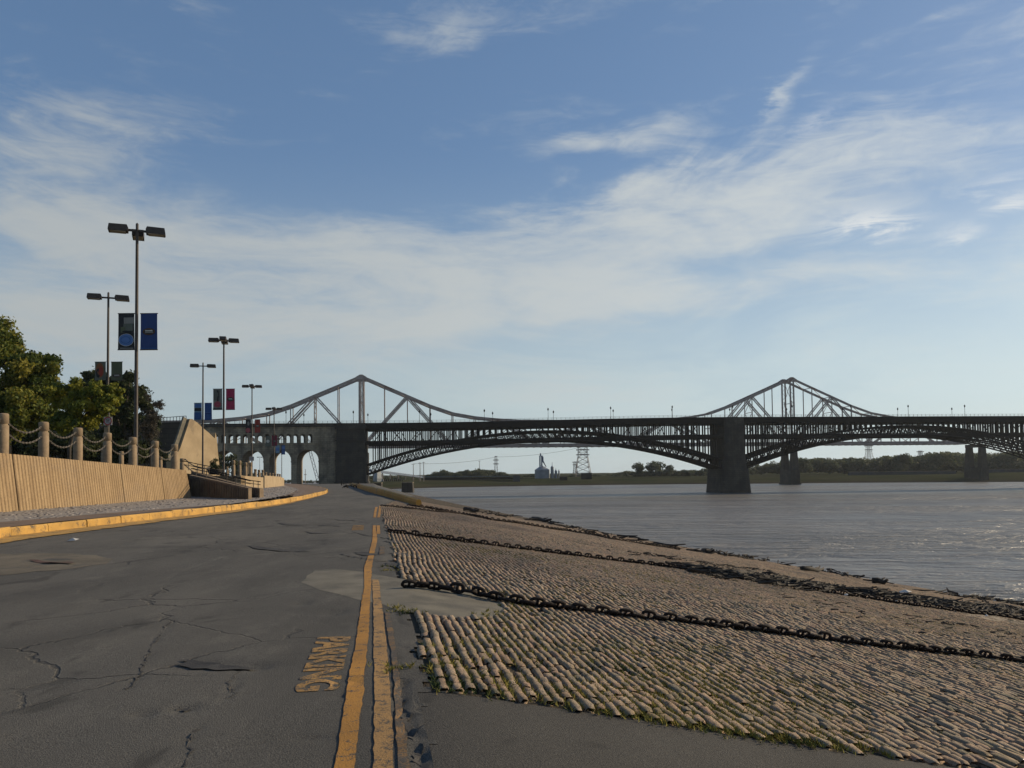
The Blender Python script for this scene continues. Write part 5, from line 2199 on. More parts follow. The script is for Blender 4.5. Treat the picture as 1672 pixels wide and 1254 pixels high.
banner(317, 658, 329.5, 686, 108, 'paleblue', 'pale blue and black skyline banner left of the pole before the fin wall', [('rect', 'black', .5, .62, 1, .18), ('rect', 'skyblue', .5, .84, 1, .2), ('rect', 'blue', .5, .25, 1, .4)])
banner(416, 685, 425, 706.5, 137, 'orange', 'orange red banner with dark badge in front of the arcade gallery', LOGO(.5))
banner(401, 685, 410, 707, 137, 'black', 'black banner with an orange disc left of the orange red banner', [('oval', 'grey', .5, .7, .4, .3), ('oval', 'pink', .45, .2, .9, .36)])
banner(444, 711, 452.5, 728, 181, 'crimson', 'crimson banner on the farthest square headed lamp', LOGO(.45))
banner(433, 712, 442, 729, 181, 'greygreen', 'grey green banner left of the crimson banner', [('oval', 'white', .5, .5, .6, .3)])
banner(459, 727, 465.5, 742, 226, 'blue', 'blue banner low before the middle arch', [('rect', 'skyblue', .5, .75, .9, .3)])
banner(450, 727, 456.5, 740, 226, 'paleblue', 'faded pale blue banner low before the middle arch', [('rect', 'skyblue', .5, .5, .8, .4)])
banner(181.5, 591, 200, 621, 68.7, 'olive', 'olive green banner with dark badge above the yellow tree', LOGO(.26))
banner(155, 591, 173, 621, 68.7, 'greygreen', 'dark banner with an orange brown shape above the yellow tree', [('oval', 'brownish', .45, .55, .75, .8), ('oval', 'black', .3, .4, .4, .5), ('oval', 'orange', .55, .5, .4, .55)])

# round no-parking sign on its post behind the wall
SO = at_y(177.5, 757, 52)
sg = tag(empty('parking_sign', SO), 'square no parking sign with a red ring on a thin post behind the wall', 'sign')
top = at_y(177.5, 610, 52)
mb = MB()
mb.tube((0, 0, -.5), (0, 0, at_y(178, 680, 52).z - SO.z + .25), .04, n=6)
mb.build('post', M['chain_steel'], sg)
c_ = at_y(177, 687.5, 52) - SO
M['sign_white'] = material('sign_white', ((.26, .24, .23), (.30, .28, .27)), 3, .6)
M['sign_red'] = material('sign_red', ((.24, .03, .035), (.28, .04, .04)), 3, .6)
M['sign_black'] = material('sign_black', ((.02, .02, .02), (.03, .03, .03)), 3, .6)
mb = MB()
mb.box(c_ + Vector((0, -.06, 0)), (.54, .03, .54))
mb.build('sign_plate', M['sign_white'], sg)


def ring(mb, c0, r0, r1, y, n=24):
    vs = [(c0.x + r_ * math.cos(2 * math.pi * j / n), y, c0.z + r_ * math.sin(2 * math.pi * j / n)) for r_ in (r0, r1) for j in range(n)]
    mb.add(vs, [(j, (j + 1) % n, n + (j + 1) % n, n + j) for j in range(n)])


mb = MB()
ring(mb, c_, .20, .28, c_.y - .082)
mb.beam(c_ + Vector((-.16, -.086, .16)), c_ + Vector((.16, -.086, -.16)), .006, .06, (0, 1, 0))
mb.build('ring', M['sign_red'], sg)
cu_ = bpy.data.curves.new('p', 'FONT')
cu_.body = 'P'
cu_.size = .42
cu_.align_x = 'CENTER'
cu_.align_y = 'CENTER'
to = bpy.data.objects.new('p', cu_)
COL.objects.link(to)
dg = bpy.context.evaluated_depsgraph_get()
dg.update()
me = bpy.data.meshes.new_from_object(to.evaluated_get(dg))
bpy.data.objects.remove(to)
me.materials.clear()
me.materials.append(M['sign_black'])
lt = link('sign_letter', me, sg)
lt.location = c_ + Vector((0, -.078, 0))
lt.rotation_euler = (math.pi / 2, 0, 0)
mb = MB()
mb.box(at_y(174.5, 703, 52) - SO + Vector((0, -.06, 0)), (.3, .03, .45))
mb.build('lower_plate', M['bollard'], sg)
# small grey sign below the orange banner lamp
s2 = at_y(411, 790, 120)
o2 = tag(empty('road_sign', (s2.x, s2.y, 0)), 'small grey rectangular road sign under the orange red banner', 'sign')
mb = MB()
mb.box((0, -.05, at_y(411, 749, 120).z), (.72, .03, .62))
mb.build('plate', M['sign_white'], o2)
mb = MB()
mb.tube((0, 0, 0), (0, 0, at_y(411, 746, 120).z), .04, n=6)
mb.build('post', M['chain_steel'], o2)

# ------------------------------------------------------------------ trees on the terrace
def tree(name, px, py_base, Y, crown, label, mat, count, leaf, trunk_r=.22, seed=1, limbs=7, bark='bark', shell=.5, group='trees on the terrace'):
    """crown: list of (photo x, photo y, radius in photo px, depth offset m)"""
    base_ = at_y(px, py_base, Y)
    r_ = tag(empty(name, base_), label, 'tree', group)
    cs, rs = [], []
    g = np.random.default_rng(seed)
    for cx_, cy_, rp, dy in crown:
        c0 = at_y(cx_, cy_, Y + dy) - base_
        rad = rp / F_PX * Y
        # break each mass into smaller clumps
        for k in range(9):
            d_ = g.normal(0, 1, 3)
            d_ /= np.linalg.norm(d_)
            cs.append(np.array(c0) + d_ * rad * g.uniform(.35, 1.0))
            rs.append(rad * g.uniform(.22, .48))
    leaf_cloud('crown', cs, rs, count, leaf, M[mat], r_, seed, shell=shell)
    mb = MB()
    top_ = np.mean(np.array(cs), 0)
    h_ = top_[2]
    tp = [Vector((0, 0, -.6)), Vector((.05, 0, h_ * .3)), Vector((top_[0] * .4, top_[1] * .4, h_ * .7)), Vector((top_[0] * .7, top_[1] * .7, h_ * 1.1))]
    mb.path(tp, [trunk_r * 1.2, trunk_r, trunk_r * .7, trunk_r * .3], 8)
    tk = mb.build('trunk', M[bark], r_, True)
    pick = g.choice(len(cs), min(limbs, len(cs)), replace=False)
    for i in pick:
        mb = MB()
        f = g.uniform(.25, .75)
        s_ = tp[1].lerp(tp[2], f)
        e_ = Vector(cs[i])
        m_ = s_.lerp(e_, .5) + Vector((0, 0, .12 * (e_ - s_).length))
        mb.path([s_, m_, e_], [trunk_r * .5, trunk_r * .3, trunk_r * .1], 5)
        mb.build('limb', M[bark], tk)
    return r_


tree('broad_tree', 10, 760, 66, [(0, 553, 40, 0), (5, 570, 50, 0), (25, 600, 45, 0), (62, 600, 34, 1), (82, 625, 26, 1), (50, 650, 45, 0), (15, 630, 50, 1), (5, 690, 50, 0), (-45, 560, 65, 2), (48, 612, 42, -1), (-10, 640, 55, -2), (30, 665, 45, -2), (75, 640, 28, 0), (88, 660, 24, 1), (-60, 660, 60, 0), (60, 690, 34, -1)],
     'broad tree with yellow green and rusty autumn leaves at the left edge', 'leaf_autumn', 60000, .27, .3, 3, 12)
tree('small_tree', 112, 762, 58, [(95, 645, 24, 0), (135, 650, 30, 0), (160, 650, 28, 0), (150, 665, 30, 1), (120, 665, 30, 1), (188, 640, 14, 0),(115, 652, 26, 0), (150, 640, 26, 0), (172, 645, 22, -1), (130, 680, 28, -1), (165, 668, 22, 0), (100, 690, 26, 0), (185, 655, 12, 0)],
     'small bright yellow green tree leaning over the wall chains', 'leaf_yellow', 24000, .22, .13, 4, 9, shell=.4)
tree('dark_tree', 205, 764, 92, [(165, 612, 34, 0), (205, 632, 34, 0), (140, 640, 28, 2), (215, 665, 38, 0), (170, 680, 48, 3), (232, 690, 30, 0), (120, 700, 40, 4), (200, 720, 45, 0)],
     'dense dark green tree behind the tallest lamp pole', 'leaf_dark', 34000, .36, .3, 5, 8)
tree('twiggy_tree', 245, 765, 84, [(240, 665, 22, 0), (250, 690, 20, 0), (238, 705, 25, 0), (258, 660, 10, 0)],
     'thin grey half bare tree right of the tallest lamp pole', 'leaf_grey', 6500, .15, .1, 6, 16, shell=.2)
# bushes filling the shade under the trees
for i, (px, py, rp, Y, lab) in enumerate(((25, 722, 40, 78, 'dark bush in the shade at the left edge behind the chains'), (105, 728, 36, 78, 'dark bush in the shade under the small yellow tree'),
                                          (172, 742, 26, 80, 'low dark bush in the shade behind the parking sign'), (215, 742, 22, 72, 'low dark bush at the foot of the tallest lamp'), (240, 738, 26, 98, 'grey green bush in front of the dark stair block'))):
    base_ = at_y(px, 764, Y)
    o = tag(empty('bush', base_), lab, 'bush', 'bushes on the terrace')
    c0 = at_y(px, py, Y) - base_
    rad = rp / F_PX * Y
    g = np.random.default_rng(20 + i)
    cs = [np.array(c0) + g.normal(0, .45, 3) * rad * np.array([1.2, .6, .6]) for _ in range(9)]
    leaf_cloud('foliage', cs, [rad * .55] * 9, 5000, .34, M['leaf_dark'], o, 30 + i)
    mb = MB()
    for k in range(4):
        mb.tube((.1 * k - .2, 0, -.5), Vector(cs[k]), .05, .02, 5)
    mb.build('stem', M['bark'], o)
# trees standing left of / behind the arcade
for i, (px, y0, y1, Y, rp, mt, lab) in enumerate(((372, 741, 788, 300, 17, 'leaf_dark', 'dark tree filling the leftmost visible arch'), (345, 745, 786, 310, 18, 'leaf_dark', 'dark tree behind the planter and the fin wall'),
                                                  (407, 772, 789, 290, 10, 'leaf_dark', 'low round tree at the foot of the second visible arch'), (425, 773, 788, 300, 9, 'leaf_dark', 'low round tree beside the pier right of the second arch'))):
    tree('arcade_tree', px, y1, Y, [(px, y0 + rp, rp, 0), (px - rp * .7, y0 + rp * 1.6, rp * .8, 0), (px + rp * .7, y0 + rp * 1.5, rp * .8, 0)], lab, mt, 1500, 1.0, .3, 60 + i, 3, group='trees near the arcade')

# ================================================================== LEVEE DETAILS
# heavy stud-link anchor chains
def link_mesh(n=14, sec=6):
    mb = MB()
    L, Wd, r_ = .5, .34, .105                      # unit link length 1
    pts = []
    for i in range(n):
        a_ = 2 * math.pi * i / n
        x = math.copysign(abs(math.cos(a_)) ** .75, math.cos(a_)) * (L - r_)
        y = math.copysign(abs(math.sin(a_)) ** .75, math.sin(a_)) * (Wd - r_)
        pts.append((x, y, 0))
    mb.path(pts, r_, sec, closed=True)
    mb.tube((0, -Wd + r_ * 1.1, 0), (0, Wd - r_ * 1.1, 0), .085, .085, 5)
    me = bpy.data.meshes.new('chain_link')
    me.from_pydata(mb.v, [], mb.f)
    me.materials.append(M['rust'])
    me.polygons.foreach_set('use_smooth', [True] * len(me.polygons))
    return me


LINK = link_mesh()


def anchor_chain(way, size, label, joined=False, start_flat=3, wig=.06):
    """way: photo points on the ground along the chain"""
    P = [on_ground(*p) for p in way]
    pts = resample(P, size * .66)
    root = tag(empty('anchor_chain', P[0]), label, 'chain', 'anchor chains lying on the levee')
    V, F = [], []
    mv = [Vector(v_.co) for v_ in LINK.vertices]
    mf = [tuple(p.vertices) for p in LINK.polygons]
    for i, p in enumerate(pts):
        p = p.copy()
        p.x += wig * math.sin(i * .31) + random.uniform(-.008, .008)
        p.y += wig * .7 * math.sin(i * .23 + 1) + random.uniform(-.01, .01)
        d = (pts[min(i + 1, len(pts) - 1)] - pts[max(i - 1, 0)]).normalized()
        upright = i % 2 == 0
        if i < start_flat:
            upright = False
        roll = R(58 if upright else (38 if i < start_flat else 14)) + random.uniform(-.22, .22)
        if i % 9 == 4:
            roll += .5
        zc = ground_z(p.x, p.y) + size * (.30 if upright else .20) + .012
        side = d.cross(Vector((0, 0, 1))).normalized()
        upv = side.cross(d)
        mat3 = Matrix((d, side, upv)).transposed() @ Matrix.Rotation(roll, 3, 'X')
        loc = Vector((p.x, p.y, zc)) - P[0]
        if joined:
            o_ = len(V)
            V += [loc + mat3 @ (v_ * size) for v_ in mv]
            F += [tuple(k + o_ for k in f) for f in mf]
        else:
            o_ = link('chain_link', LINK, root)
            o_.matrix_local = Matrix.Translation(loc) @ (mat3 @ Matrix.Scale(size, 3)).to_4x4()
    if joined:
        me = bpy.data.meshes.new('chain_links')
        me.from_pydata(V, [], F)
        me.materials.append(M['rust'])
        link('chain_links', me, root)['kind'] = 'stuff'
    return root


anchor_chain([(668, 961), (700, 963), (724, 967), (760, 972), (800, 981), (860, 991), (950, 1001), (1060, 1014), (1180, 1028), (1300, 1042), (1450, 1060), (1590, 1076), (1700, 1089), (1800, 1101)], .245, 'nearest rusty stud link anchor chain, starting on the concrete pad')
anchor_chain([(639, 871), (680, 876.5), (740, 884), (800, 892), (880, 902), (960, 912), (1040, 921), (1100, 929), (1150, 937), (1210, 947), (1290, 958), (1360, 971), (1450, 985), (1560, 1000), (1680, 1016)], .26, 'middle rusty anchor chain running down into the driftwood band')
anchor_chain([(668, 826.5), (700, 831), (740, 838), (800, 849.5), (860, 858), (930, 868), (1000, 881), (1060, 891), (1110, 899)], .30, 'farthest rusty anchor chain beginning at the yellow kerb wall', joined=True, wig=.1)
anchor_chain([(624, 827), (660, 830.5), (720, 837), (780, 843)], .2, 'thin dark cable chain behind the end of the yellow lines', joined=True, wig=.05)

# yellow painted low kerb wall at the top of the levee
YW = [on_ground(684, 828), on_ground(655, 818.5), on_ground(620, 807.8), on_ground(600, 801.5), on_ground(588, 797.6), on_ground(580, 795), on_ground(572, 792.4)]
yw = tag(empty('yellow_kerb_wall', YW[0]), 'long low yellow painted kerb wall curving along the levee edge', 'wall')
M['pipe_yellow'] = material('pipe_yellow', ((.36, .175, .025), (.46, .25, .045)), .5, .8, .4, 8, space='World', spots=(.16, .10, .04), spot_scale=.5)
for k, (i0, i1, hgt, wd_) in enumerate(((0, 4, .46, .34), (4, 6, .5, .4))):
    seg_pts = YW[i0:i1 + 1]
    mb = MB()
    rings_ = []
    for i, p in enumerate(seg_pts):
        d = (seg_pts[min(i + 1, len(seg_pts) - 1)] - seg_pts[max(i - 1, 0)]).normalized()
        nn = Vector((-d.y, d.x, 0)).normalized()
        hg = hgt * (1 + .25 * (i0 + i) / 6)
        rings_.append([p + nn * x * wd_ + Vector((0, 0, z * hg)) - YW[0] for x, z in ((-.5, -.3), (-.5, .62), (-.34, .94), (0, 1.04), (.34, .94), (.5, .62), (.5, -.3))])
    kk = 7
    vs = [v_ for r_ in rings_ for v_ in r_]
    fs = [(i * kk + j, (i + 1) * kk + j, (i + 1) * kk + j + 1, i * kk + j + 1) for i in range(len(rings_) - 1) for j in range(kk - 1)]
    fs += [tuple(range(kk)), tuple((len(rings_) - 1) * kk + j for j in range(kk - 1, -1, -1))]
    mb.add(vs, fs)
    mb.build('kerb_length', M['pipe_yellow'], yw, False)

# dark heap of timber on the road near the abutment
DP = on_ground(575, 797)
hp = tag(empty('timber_heap', DP), 'dark heap of broken timber on the road by the abutment', 'heap')
rr_ = random.Random(4)
for i in range(16):
    mb = MB()
    x, y, z = rr_.uniform(-1.1, 1.1), rr_.uniform(-.6, .6), rr_.uniform(.1, .85)
    a_, tl = rr_.uniform(0, 6.3), rr_.uniform(-.35, .35)
    L = rr_.uniform(.5, 1.1)
    d = Vector((math.cos(a_), math.sin(a_) * .6, tl)) * L * .5
    mb.beam(Vector((x, y, z)) - d, Vector((x, y, z)) + d, .16, .12)
    mb.build('timber', M['wood_dark'], hp)
d2 = on_ground(562.5, 797.3)
o = tag(empty('broken_board', d2), 'small broken board lying left of the timber heap', 'board')
mb = MB()
mb.beam((-.35, 0, .05), (.3, .1, .5), .22, .08)
mb.build('plank', M['wood_dark'], o)
d3 = on_ground(558, 792.5)
o = tag(empty('short_post', d3), 'thin short dark post at the foot of the abutment', 'post')
mb = MB()
mb.lathe([(.16, 0), (.16, .9), (.2, .92), (.2, 1.0), (.06, 1.08)], n=8)
mb.build('shaft', M['steel_dark'], o)
# tiny pale marks on the road
d4 = on_ground(119, 884)
o = tag(empty('paper_scrap', d4), 'white paper scrap on the road near the yellow kerb', 'litter')
mb = MB()
mb.add([(-.12, -.05, .02), (.1, -.06, .03), (.14, .05, .06), (-.1, .06, .04), (0, 0, .09)], [(0, 1, 4), (1, 2, 4), (2, 3, 4), (3, 0, 4)])
mb.build('paper', M['white_trash'], o)

# driftwood: the thick band, the tide line, single logs
def drift(name, way, width, count, lab, lmin, lmax, rmin, rmax, seed):
    g = np.random.default_rng(seed)
    P = [on_ground(*p) for p in way]
    cum = [0]
    for a_, b_ in zip(P, P[1:]):
        cum.append(cum[-1] + (b_ - a_).length)
    mb = MB()
    for i in range(count):
        s = g.random() * cum[-1]
        x, y = np.interp(s, cum, [p.x for p in P]), np.interp(s, cum, [p.y for p in P])
        k = min(int(np.searchsorted(cum, s)), len(P) - 1)
        d = (P[k] - P[k - 1]).normalized()
        nn = Vector((-d.y, d.x, 0))
        off = g.normal(0, .38) * width * (.6 + .4 * math.sin(s * .7))
        x, y = x + nn.x * off, y + nn.y * off
        L, r_ = g.uniform(lmin, lmax), g.uniform(rmin, rmax)
        ang = math.atan2(d.y, d.x) + g.normal(0, .5)
        z = ground_z(x, y) + r_ * g.uniform(.5, 5.0)
        dv = Vector((math.cos(ang), math.sin(ang), g.normal(0, .1))) * L * .5
        c0 = Vector((x, y, z))
        bend = Vector((g.normal(0, .08), g.normal(0, .08), g.normal(0, .04))) * L
        mb.path([c0 - dv, c0 + bend, c0 + dv], [r_, r_ * .9, r_ * .5], 5)
    o_ = mb.build(name, M['wood_dark'])
    return tag(o_, lab, kind='stuff')


drift('driftwood_litter', [(1120, 931), (1180, 941), (1260, 950), (1330, 959), (1420, 973), (1500, 983), (1590, 994), (1680, 1004), (1760, 1012)], 2.6, 7500, 'thick dark band of driftwood and bark on the lower levee', .12, .7, .012, .042, 1)
drift('driftwood_line', [(760, 836.5), (840, 846), (900, 856), (1000, 877), (1080, 892), (1150, 904), (1250, 917), (1330, 931), (1410, 948), (1480, 962), (1560, 975), (1672, 990), (1760, 1001)], 1.0, 4200, 'thin dark line of driftwood along the edge of the water', .3, 1.6, .025, .07, 2)
drift('driftwood_scatter', [(1050, 905), (1100, 915), (1180, 925), (1260, 935)], 3.2, 160, 'scattered sticks on the sandy strip', .12, .4, .01, .025, 3)
drift('driftwood_scatter', [(1300, 985), (1450, 1010), (1600, 1030), (1680, 1040)], 5, 90, 'scattered sticks on the lower cobbles', .1, .35, .008, .02, 4)

LOGS = [(758, 835, 783, 840, .16, 'dark driftwood log at the upstream end of the shoreline'), (870, 850, 900, 856, .18, 'dark forked driftwood log on the waterline below the silos'), (1148, 902, 1166, 906, .15, 'small driftwood log with raised stub below the big pier'),
        (1425, 953, 1450, 957, .17, 'driftwood log with raised end by the water right of the pier'), (1310, 932, 1345, 936, .14, 'thin driftwood branch on the waterline at the sand strip end'), (1190, 942, 1245, 944, .10, 'pale bleached stick beside the middle anchor chain')]
for px0, py0, px1, py1, r_, lab in LOGS:
    a_, b_ = on_ground(px0, py0), on_ground(px1, py1)
    o = tag(empty('driftwood_log', a_), lab, 'log', 'single driftwood logs')
    v_ = b_ - a_
    mb = MB()
    mb.path([Vector((0, 0, r_)), v_ * .35 + Vector((.05, .1, r_ * 1.3)), v_ * .7 + Vector((0, -.08, r_)), v_ + Vector((0, 0, r_ * 2.2))], [r_, r_ * .95, r_ * .75, r_ * .4], 8)
    mb.build('stem', M['wood_dark'], o, True)
    mb = MB()
    mb.path([v_ * .5 + Vector((0, 0, r_)), v_ * .58 + Vector((.1, .1, r_ * 1.8)), v_ * .75 + Vector((.15, .2, r_ * 2.4))], [r_ * .5, r_ * .35, r_ * .15], 6)
    mb.build('branch', M['wood_dark'], o, True)
for px, py, sx2, lab in ((1478, 971, .28, 'white plastic sheet caught in the driftwood band'), (1668, 1003, .25, 'white foam piece in the driftwood at the right edge'), (1382, 978, .06, 'tiny white scrap on the cobbles under the driftwood band'), (1464, 987, .05, 'small white bottle below the plastic sheet'), (1611, 1012, .05, 'tiny white scrap on the lowest cobbles near the sand bar')):
    p = on_ground(px, py)
    o = tag(empty('plastic_scrap', p), lab, 'litter', 'white litter on the lower levee')
    mb = MB()
    mb.add([(-sx2, -sx2 * .3, .1), (sx2 * .4, -sx2 * .4, .11), (sx2, 0, .13), (sx2 * .3, sx2 * .4, .15), (-sx2 * .7, sx2 * .3, .13), (0, 0, .13 + sx2 * .3)], [(0, 1, 5), (1, 2, 5), (2, 3, 5), (3, 4, 5), (4, 0, 5)])
    mb.build('sheet', M['white_trash'], o)
# pale sand bar on the lower cobbles at the right edge
M['sandbar'] = material('sandbar', ((.17, .14, .10), (.23, .19, .14)), 1.5, .95, .5, 40, space='World')
sb = [on_ground(x, y) for x, y in ((1555, 1003), (1600, 1006), (1680, 1014), (1780, 1024), (1780, 1033), (1680, 1022), (1610, 1013))]
o = sheet('sand_bar', jag(sb, .5, .12), M['sandbar'], levee, .03, .5)

# mooring cells standing in the water
for i, (px0, px1, y0, y1, lab) in enumerate(((657, 675, 788, 804, 'dark square mooring pier in the water by the abutment'), (609, 624, 789, 806, 'dark mooring pier half hidden by the yellow kerb wall'))):
    p = on_z((px0 + px1) / 2, y1, WATER_Z)
    Y = p.y
    wdt = (px1 - px0) / F_PX * Y
    hgt = (y1 - y0) / F_PX * Y
    o = tag(empty('mooring_pier', p), lab, 'pier', 'mooring piers')
    mb = MB()
    vs = []
    for z, f in ((-1, 1.06), (hgt, .94)):
        vs += [(-wdt / 2 * f, -wdt / 2 * f, z), (wdt / 2 * f, -wdt / 2 * f, z), (wdt / 2 * f, wdt / 2 * f, z), (-wdt / 2 * f, wdt / 2 * f, z)]
    mb.add(vs, [(3, 2, 1, 0), (4, 5, 6, 7), (0, 1, 5, 4), (1, 2, 6, 5), (2, 3, 7, 6), (3, 0, 4, 7)])
    mb.build('body', M['stone_dark'], o)
    mb = MB()
    mb.box((0, 0, hgt + .12), (wdt * 1.0, wdt * 1.0, .3))
    mb.build('cap', M['stone'], o)
    mb = MB()
    for k in range(4):
        mb.box((-wdt * .4 + wdt * .27 * k, -wdt * .53, hgt * .5), (.25, .2, hgt * .95))
    mb.build('fender', M['wood_dark'], o)

# ================================================================== FAR BANK THINGS
# grain silos
M['navy_wall'] = material('navy_wall', ((.02, .023, .03), (.035, .04, .05)), .2, .8)
GY = 690
GZ0 = at_y(890, 783, GY).z
M['silo_metal'] = material('silo_metal', ((.16, .18, .20), (.22, .24, .26)), .3, .5, metallic=.2)
M['blue_steel'] = material('blue_steel', ((.05, .085, .15), (.08, .12, .19)), .3, .6)
sr = (917.5 - 892.5) * 0
def X_at(px, Y):
    return at_y(px, 780, Y).x


silo = tag(empty('grain_elevator', (X_at(885.5, GY), GY, GZ0)), 'blue grey grain elevator with a broad silo and tower on the far bank', 'silo')
mpp = GY / F_PX
mb = MB()
mb.lathe([(12.2 * mpp, -3), (12.2 * mpp, 16 * mpp), (4.5 * mpp, 21 * mpp), (0.4 * mpp, 21.4 * mpp)], n=28)
mb.build('silo_body', M['silo_metal'], silo, False)
mb = MB()
for z in (3, 6, 9, 12, 15):
    mb.lathe([(12.2 * mpp, z * mpp), (12.5 * mpp, z * mpp + .12), (12.2 * mpp, z * mpp + .3)], n=28, cap=False)
mb.build('hoop', M['silo_metal'], silo)['kind'] = 'stuff'
mb = MB()
for dx in (-3.6, -.6):
    mb.box((dx * mpp, 0, 29 * mpp), (2.2 * mpp, 3 * mpp, 20 * mpp))
mb.box((-1.8 * mpp, 0, 38.5 * mpp), (6.5 * mpp, 4 * mpp, 1.2 * mpp))
mb.box((-2.4 * mpp, 0, 41 * mpp), (2 * mpp, 2 * mpp, 4 * mpp))
mb.box((1.2 * mpp, 0, 33 * mpp), (2.2 * mpp, 3 * mpp, 9 * mpp))
mb.build('head_tower', M['blue_steel'], silo)
for k, (x0, z0, x1, z1) in enumerate(((-1, 37, 5.5, 22), (0, 31, 6.5, 21), (-2, 24, 3, 20))):
    mb = MB()
    mb.beam((x0 * mpp, 0, z0 * mpp), (x1 * mpp, 0, z1 * mpp), 1.0 * mpp, 1.2 * mpp)
    mb.build('spout', M['blue_steel'], silo)
for px, r_, h_, tip, lab in ((901.5, 2.6, 20, 6, 'slim grey bin with a spire beside the broad silo'), (907.5, 2.0, 14, 2, 'short dark bin right of the slim bin'), (912.5, 1.3, 13.5, 1, 'narrow pale bin at the right end of the silos')):
    o = tag(empty('storage_bin', (X_at(px, GY), GY - 3, GZ0)), lab, 'silo', 'storage bins by the grain elevator')
    mb = MB()
    mb.lathe([(r_ * mpp, -3), (r_ * mpp, h_ * mpp), (r_ * .3 * mpp, (h_ + 2) * mpp)], n=16)
    mb.build('bin', M['silo_metal'], o)
    mb = MB()
    mb.tube((0, 0, (h_ + 1.5) * mpp), (0, 0, (h_ + 2 + tip) * mpp), .5 * mpp, .3 * mpp, 6)
    mb.build('vent', M['blue_steel'], o)


# lattice pylons and poles
def pylon(px, y_top, y_base, Y, half_w, arms, lab, mat='steel_grey', th=.35):
    b_ = at_y(px, y_base, Y)
    h_ = at_y(px, y_top, Y).z - b_.z
    o_ = tag(empty('pylon', b_), lab, 'pylon', 'lattice pylons on the far bank')
    mb = MB()
    k_ = 7
    lv = [(i / k_) for i in range(k_ + 1)]

    def wd_(f):
        return half_w * (1 - f * .72) if f < .62 else half_w * (1 - .62 * .72)
    for sx2 in (-1, 1):
        for sy2 in (-1, 1):
            for f0, f1 in zip(lv, lv[1:]):
                mb.beam((sx2 * wd_(f0), sy2 * wd_(f0), f0 * h_), (sx2 * wd_(f1), sy2 * wd_(f1), f1 * h_), th, th)
    for i, (f0, f1) in enumerate(zip(lv, lv[1:])):
        for sy2 in (-1, 1):
            mb.beam((-wd_(f0), sy2 * wd_(f0), f0 * h_), (wd_(f1), sy2 * wd_(f1), f1 * h_), th * .55, th * .55)
            mb.beam((wd_(f0), sy2 * wd_(f0), f0 * h_), (-wd_(f1), sy2 * wd_(f1), f1 * h_), th * .55, th * .55)
            mb.beam((-wd_(f1), sy2 * wd_(f1), f1 * h_), (wd_(f1), sy2 * wd_(f1), f1 * h_), th * .6, th * .6)
    mb.build('lattice_mast', M[mat], o_)['kind'] = 'stuff'
    for z_f, aw in arms:
        mb = MB()
        mb.beam((-aw, 0, z_f * h_), (aw, 0, z_f * h_), th * 1.3, th * 2.2)
        mb.beam((-aw, 0, z_f * h_), (0, 0, z_f * h_ + aw * .16), th * .6, th * .6)
        mb.beam((aw, 0, z_f * h_), (0, 0, z_f * h_ + aw * .16), th * .6, th * .6)
        mb.build('cross_arm', M[mat], o_)
    return o_


pylon(952, 722, 779, 760, 7.6, ((.64, 6.3), (.78, 6.3), (.93, 5.5)), 'broad lattice pylon with two cross arms right of the silos', th=.42)
pylon(939.5, 754, 779, 900, 3, ((.98, 3.5), (.8, 3)), 'faint smaller pylon just left of the broad pylon')
pylon(810, 745, 776, 800, 2.0, ((.8, 2.8), (.6, 2.8), (.98, 1)), 'slim pylon rising from the woods left of the silos')
pylon(1419, 727, 752, 900, 4, ((.95, 5), (.7, 4.5)), 'faint pylon behind the woods under the right arch')
pylon(1503, 736, 752, 950, 3, ((.9, 4.5),), 'faint low pylon behind the woods left of the far bridge pier')
for i, (px, y0, y1, Y, lab) in enumerate(((675, 757, 787, 620, 'first slim pole on the far bank right of the abutment'), (686, 755, 788, 610, 'second and thickest pole on the far bank right of the abutment'), (692, 754, 786, 610, 'third slim pole on the far bank right of the abutment'), (783, 752, 772, 760, 'lone pole above the rounded woods'), (1068, 0, 0, 0, ''))):
    if not Y:
        continue
    b_ = at_y(px, y1, Y)
    h_ = at_y(px, y0, Y).z - b_.z
    o = tag(empty('utility_pole', b_), lab, 'pole', 'poles on the far bank')
    mb = MB()
    mb.tube((0, 0, -1), (0, 0, h_), .35, .22, 6)
    mb.build('shaft', M['steel_grey'], o)
    mb = MB()
    mb.beam((-1.4, 0, h_ - .6), (1.0, 0, h_ - .6), .2, .25)
    mb.build('cross_arm', M['steel_grey'], o)
# power line wires
for k, (x0, y0, Y0, x1, y1, Y1, lab) in enumerate(((676, 757, 620, 810, 746, 800, 'thin power line from the poles to the slim pylon'), (810, 746, 800, 946, 731, 760, 'thin power line from the slim pylon to the broad pylon'))):
    p, q_ = at_y(x0, y0, Y0), at_y(x1, y1, Y1)
    mb = MB()
    pts = []
    for i in range(13):
        t_ = i / 12
        v_ = p.lerp(q_, t_)
        v_.z -= 2.2 * 4 * t_ * (1 - t_)
        pts.append(v_ - p)
    mb.path(pts, .10, 4)
    o = tag(empty('power_line', p), lab, 'cable', 'power lines over the river bank')
    mb.build('wire', M['steel_dark'], o)

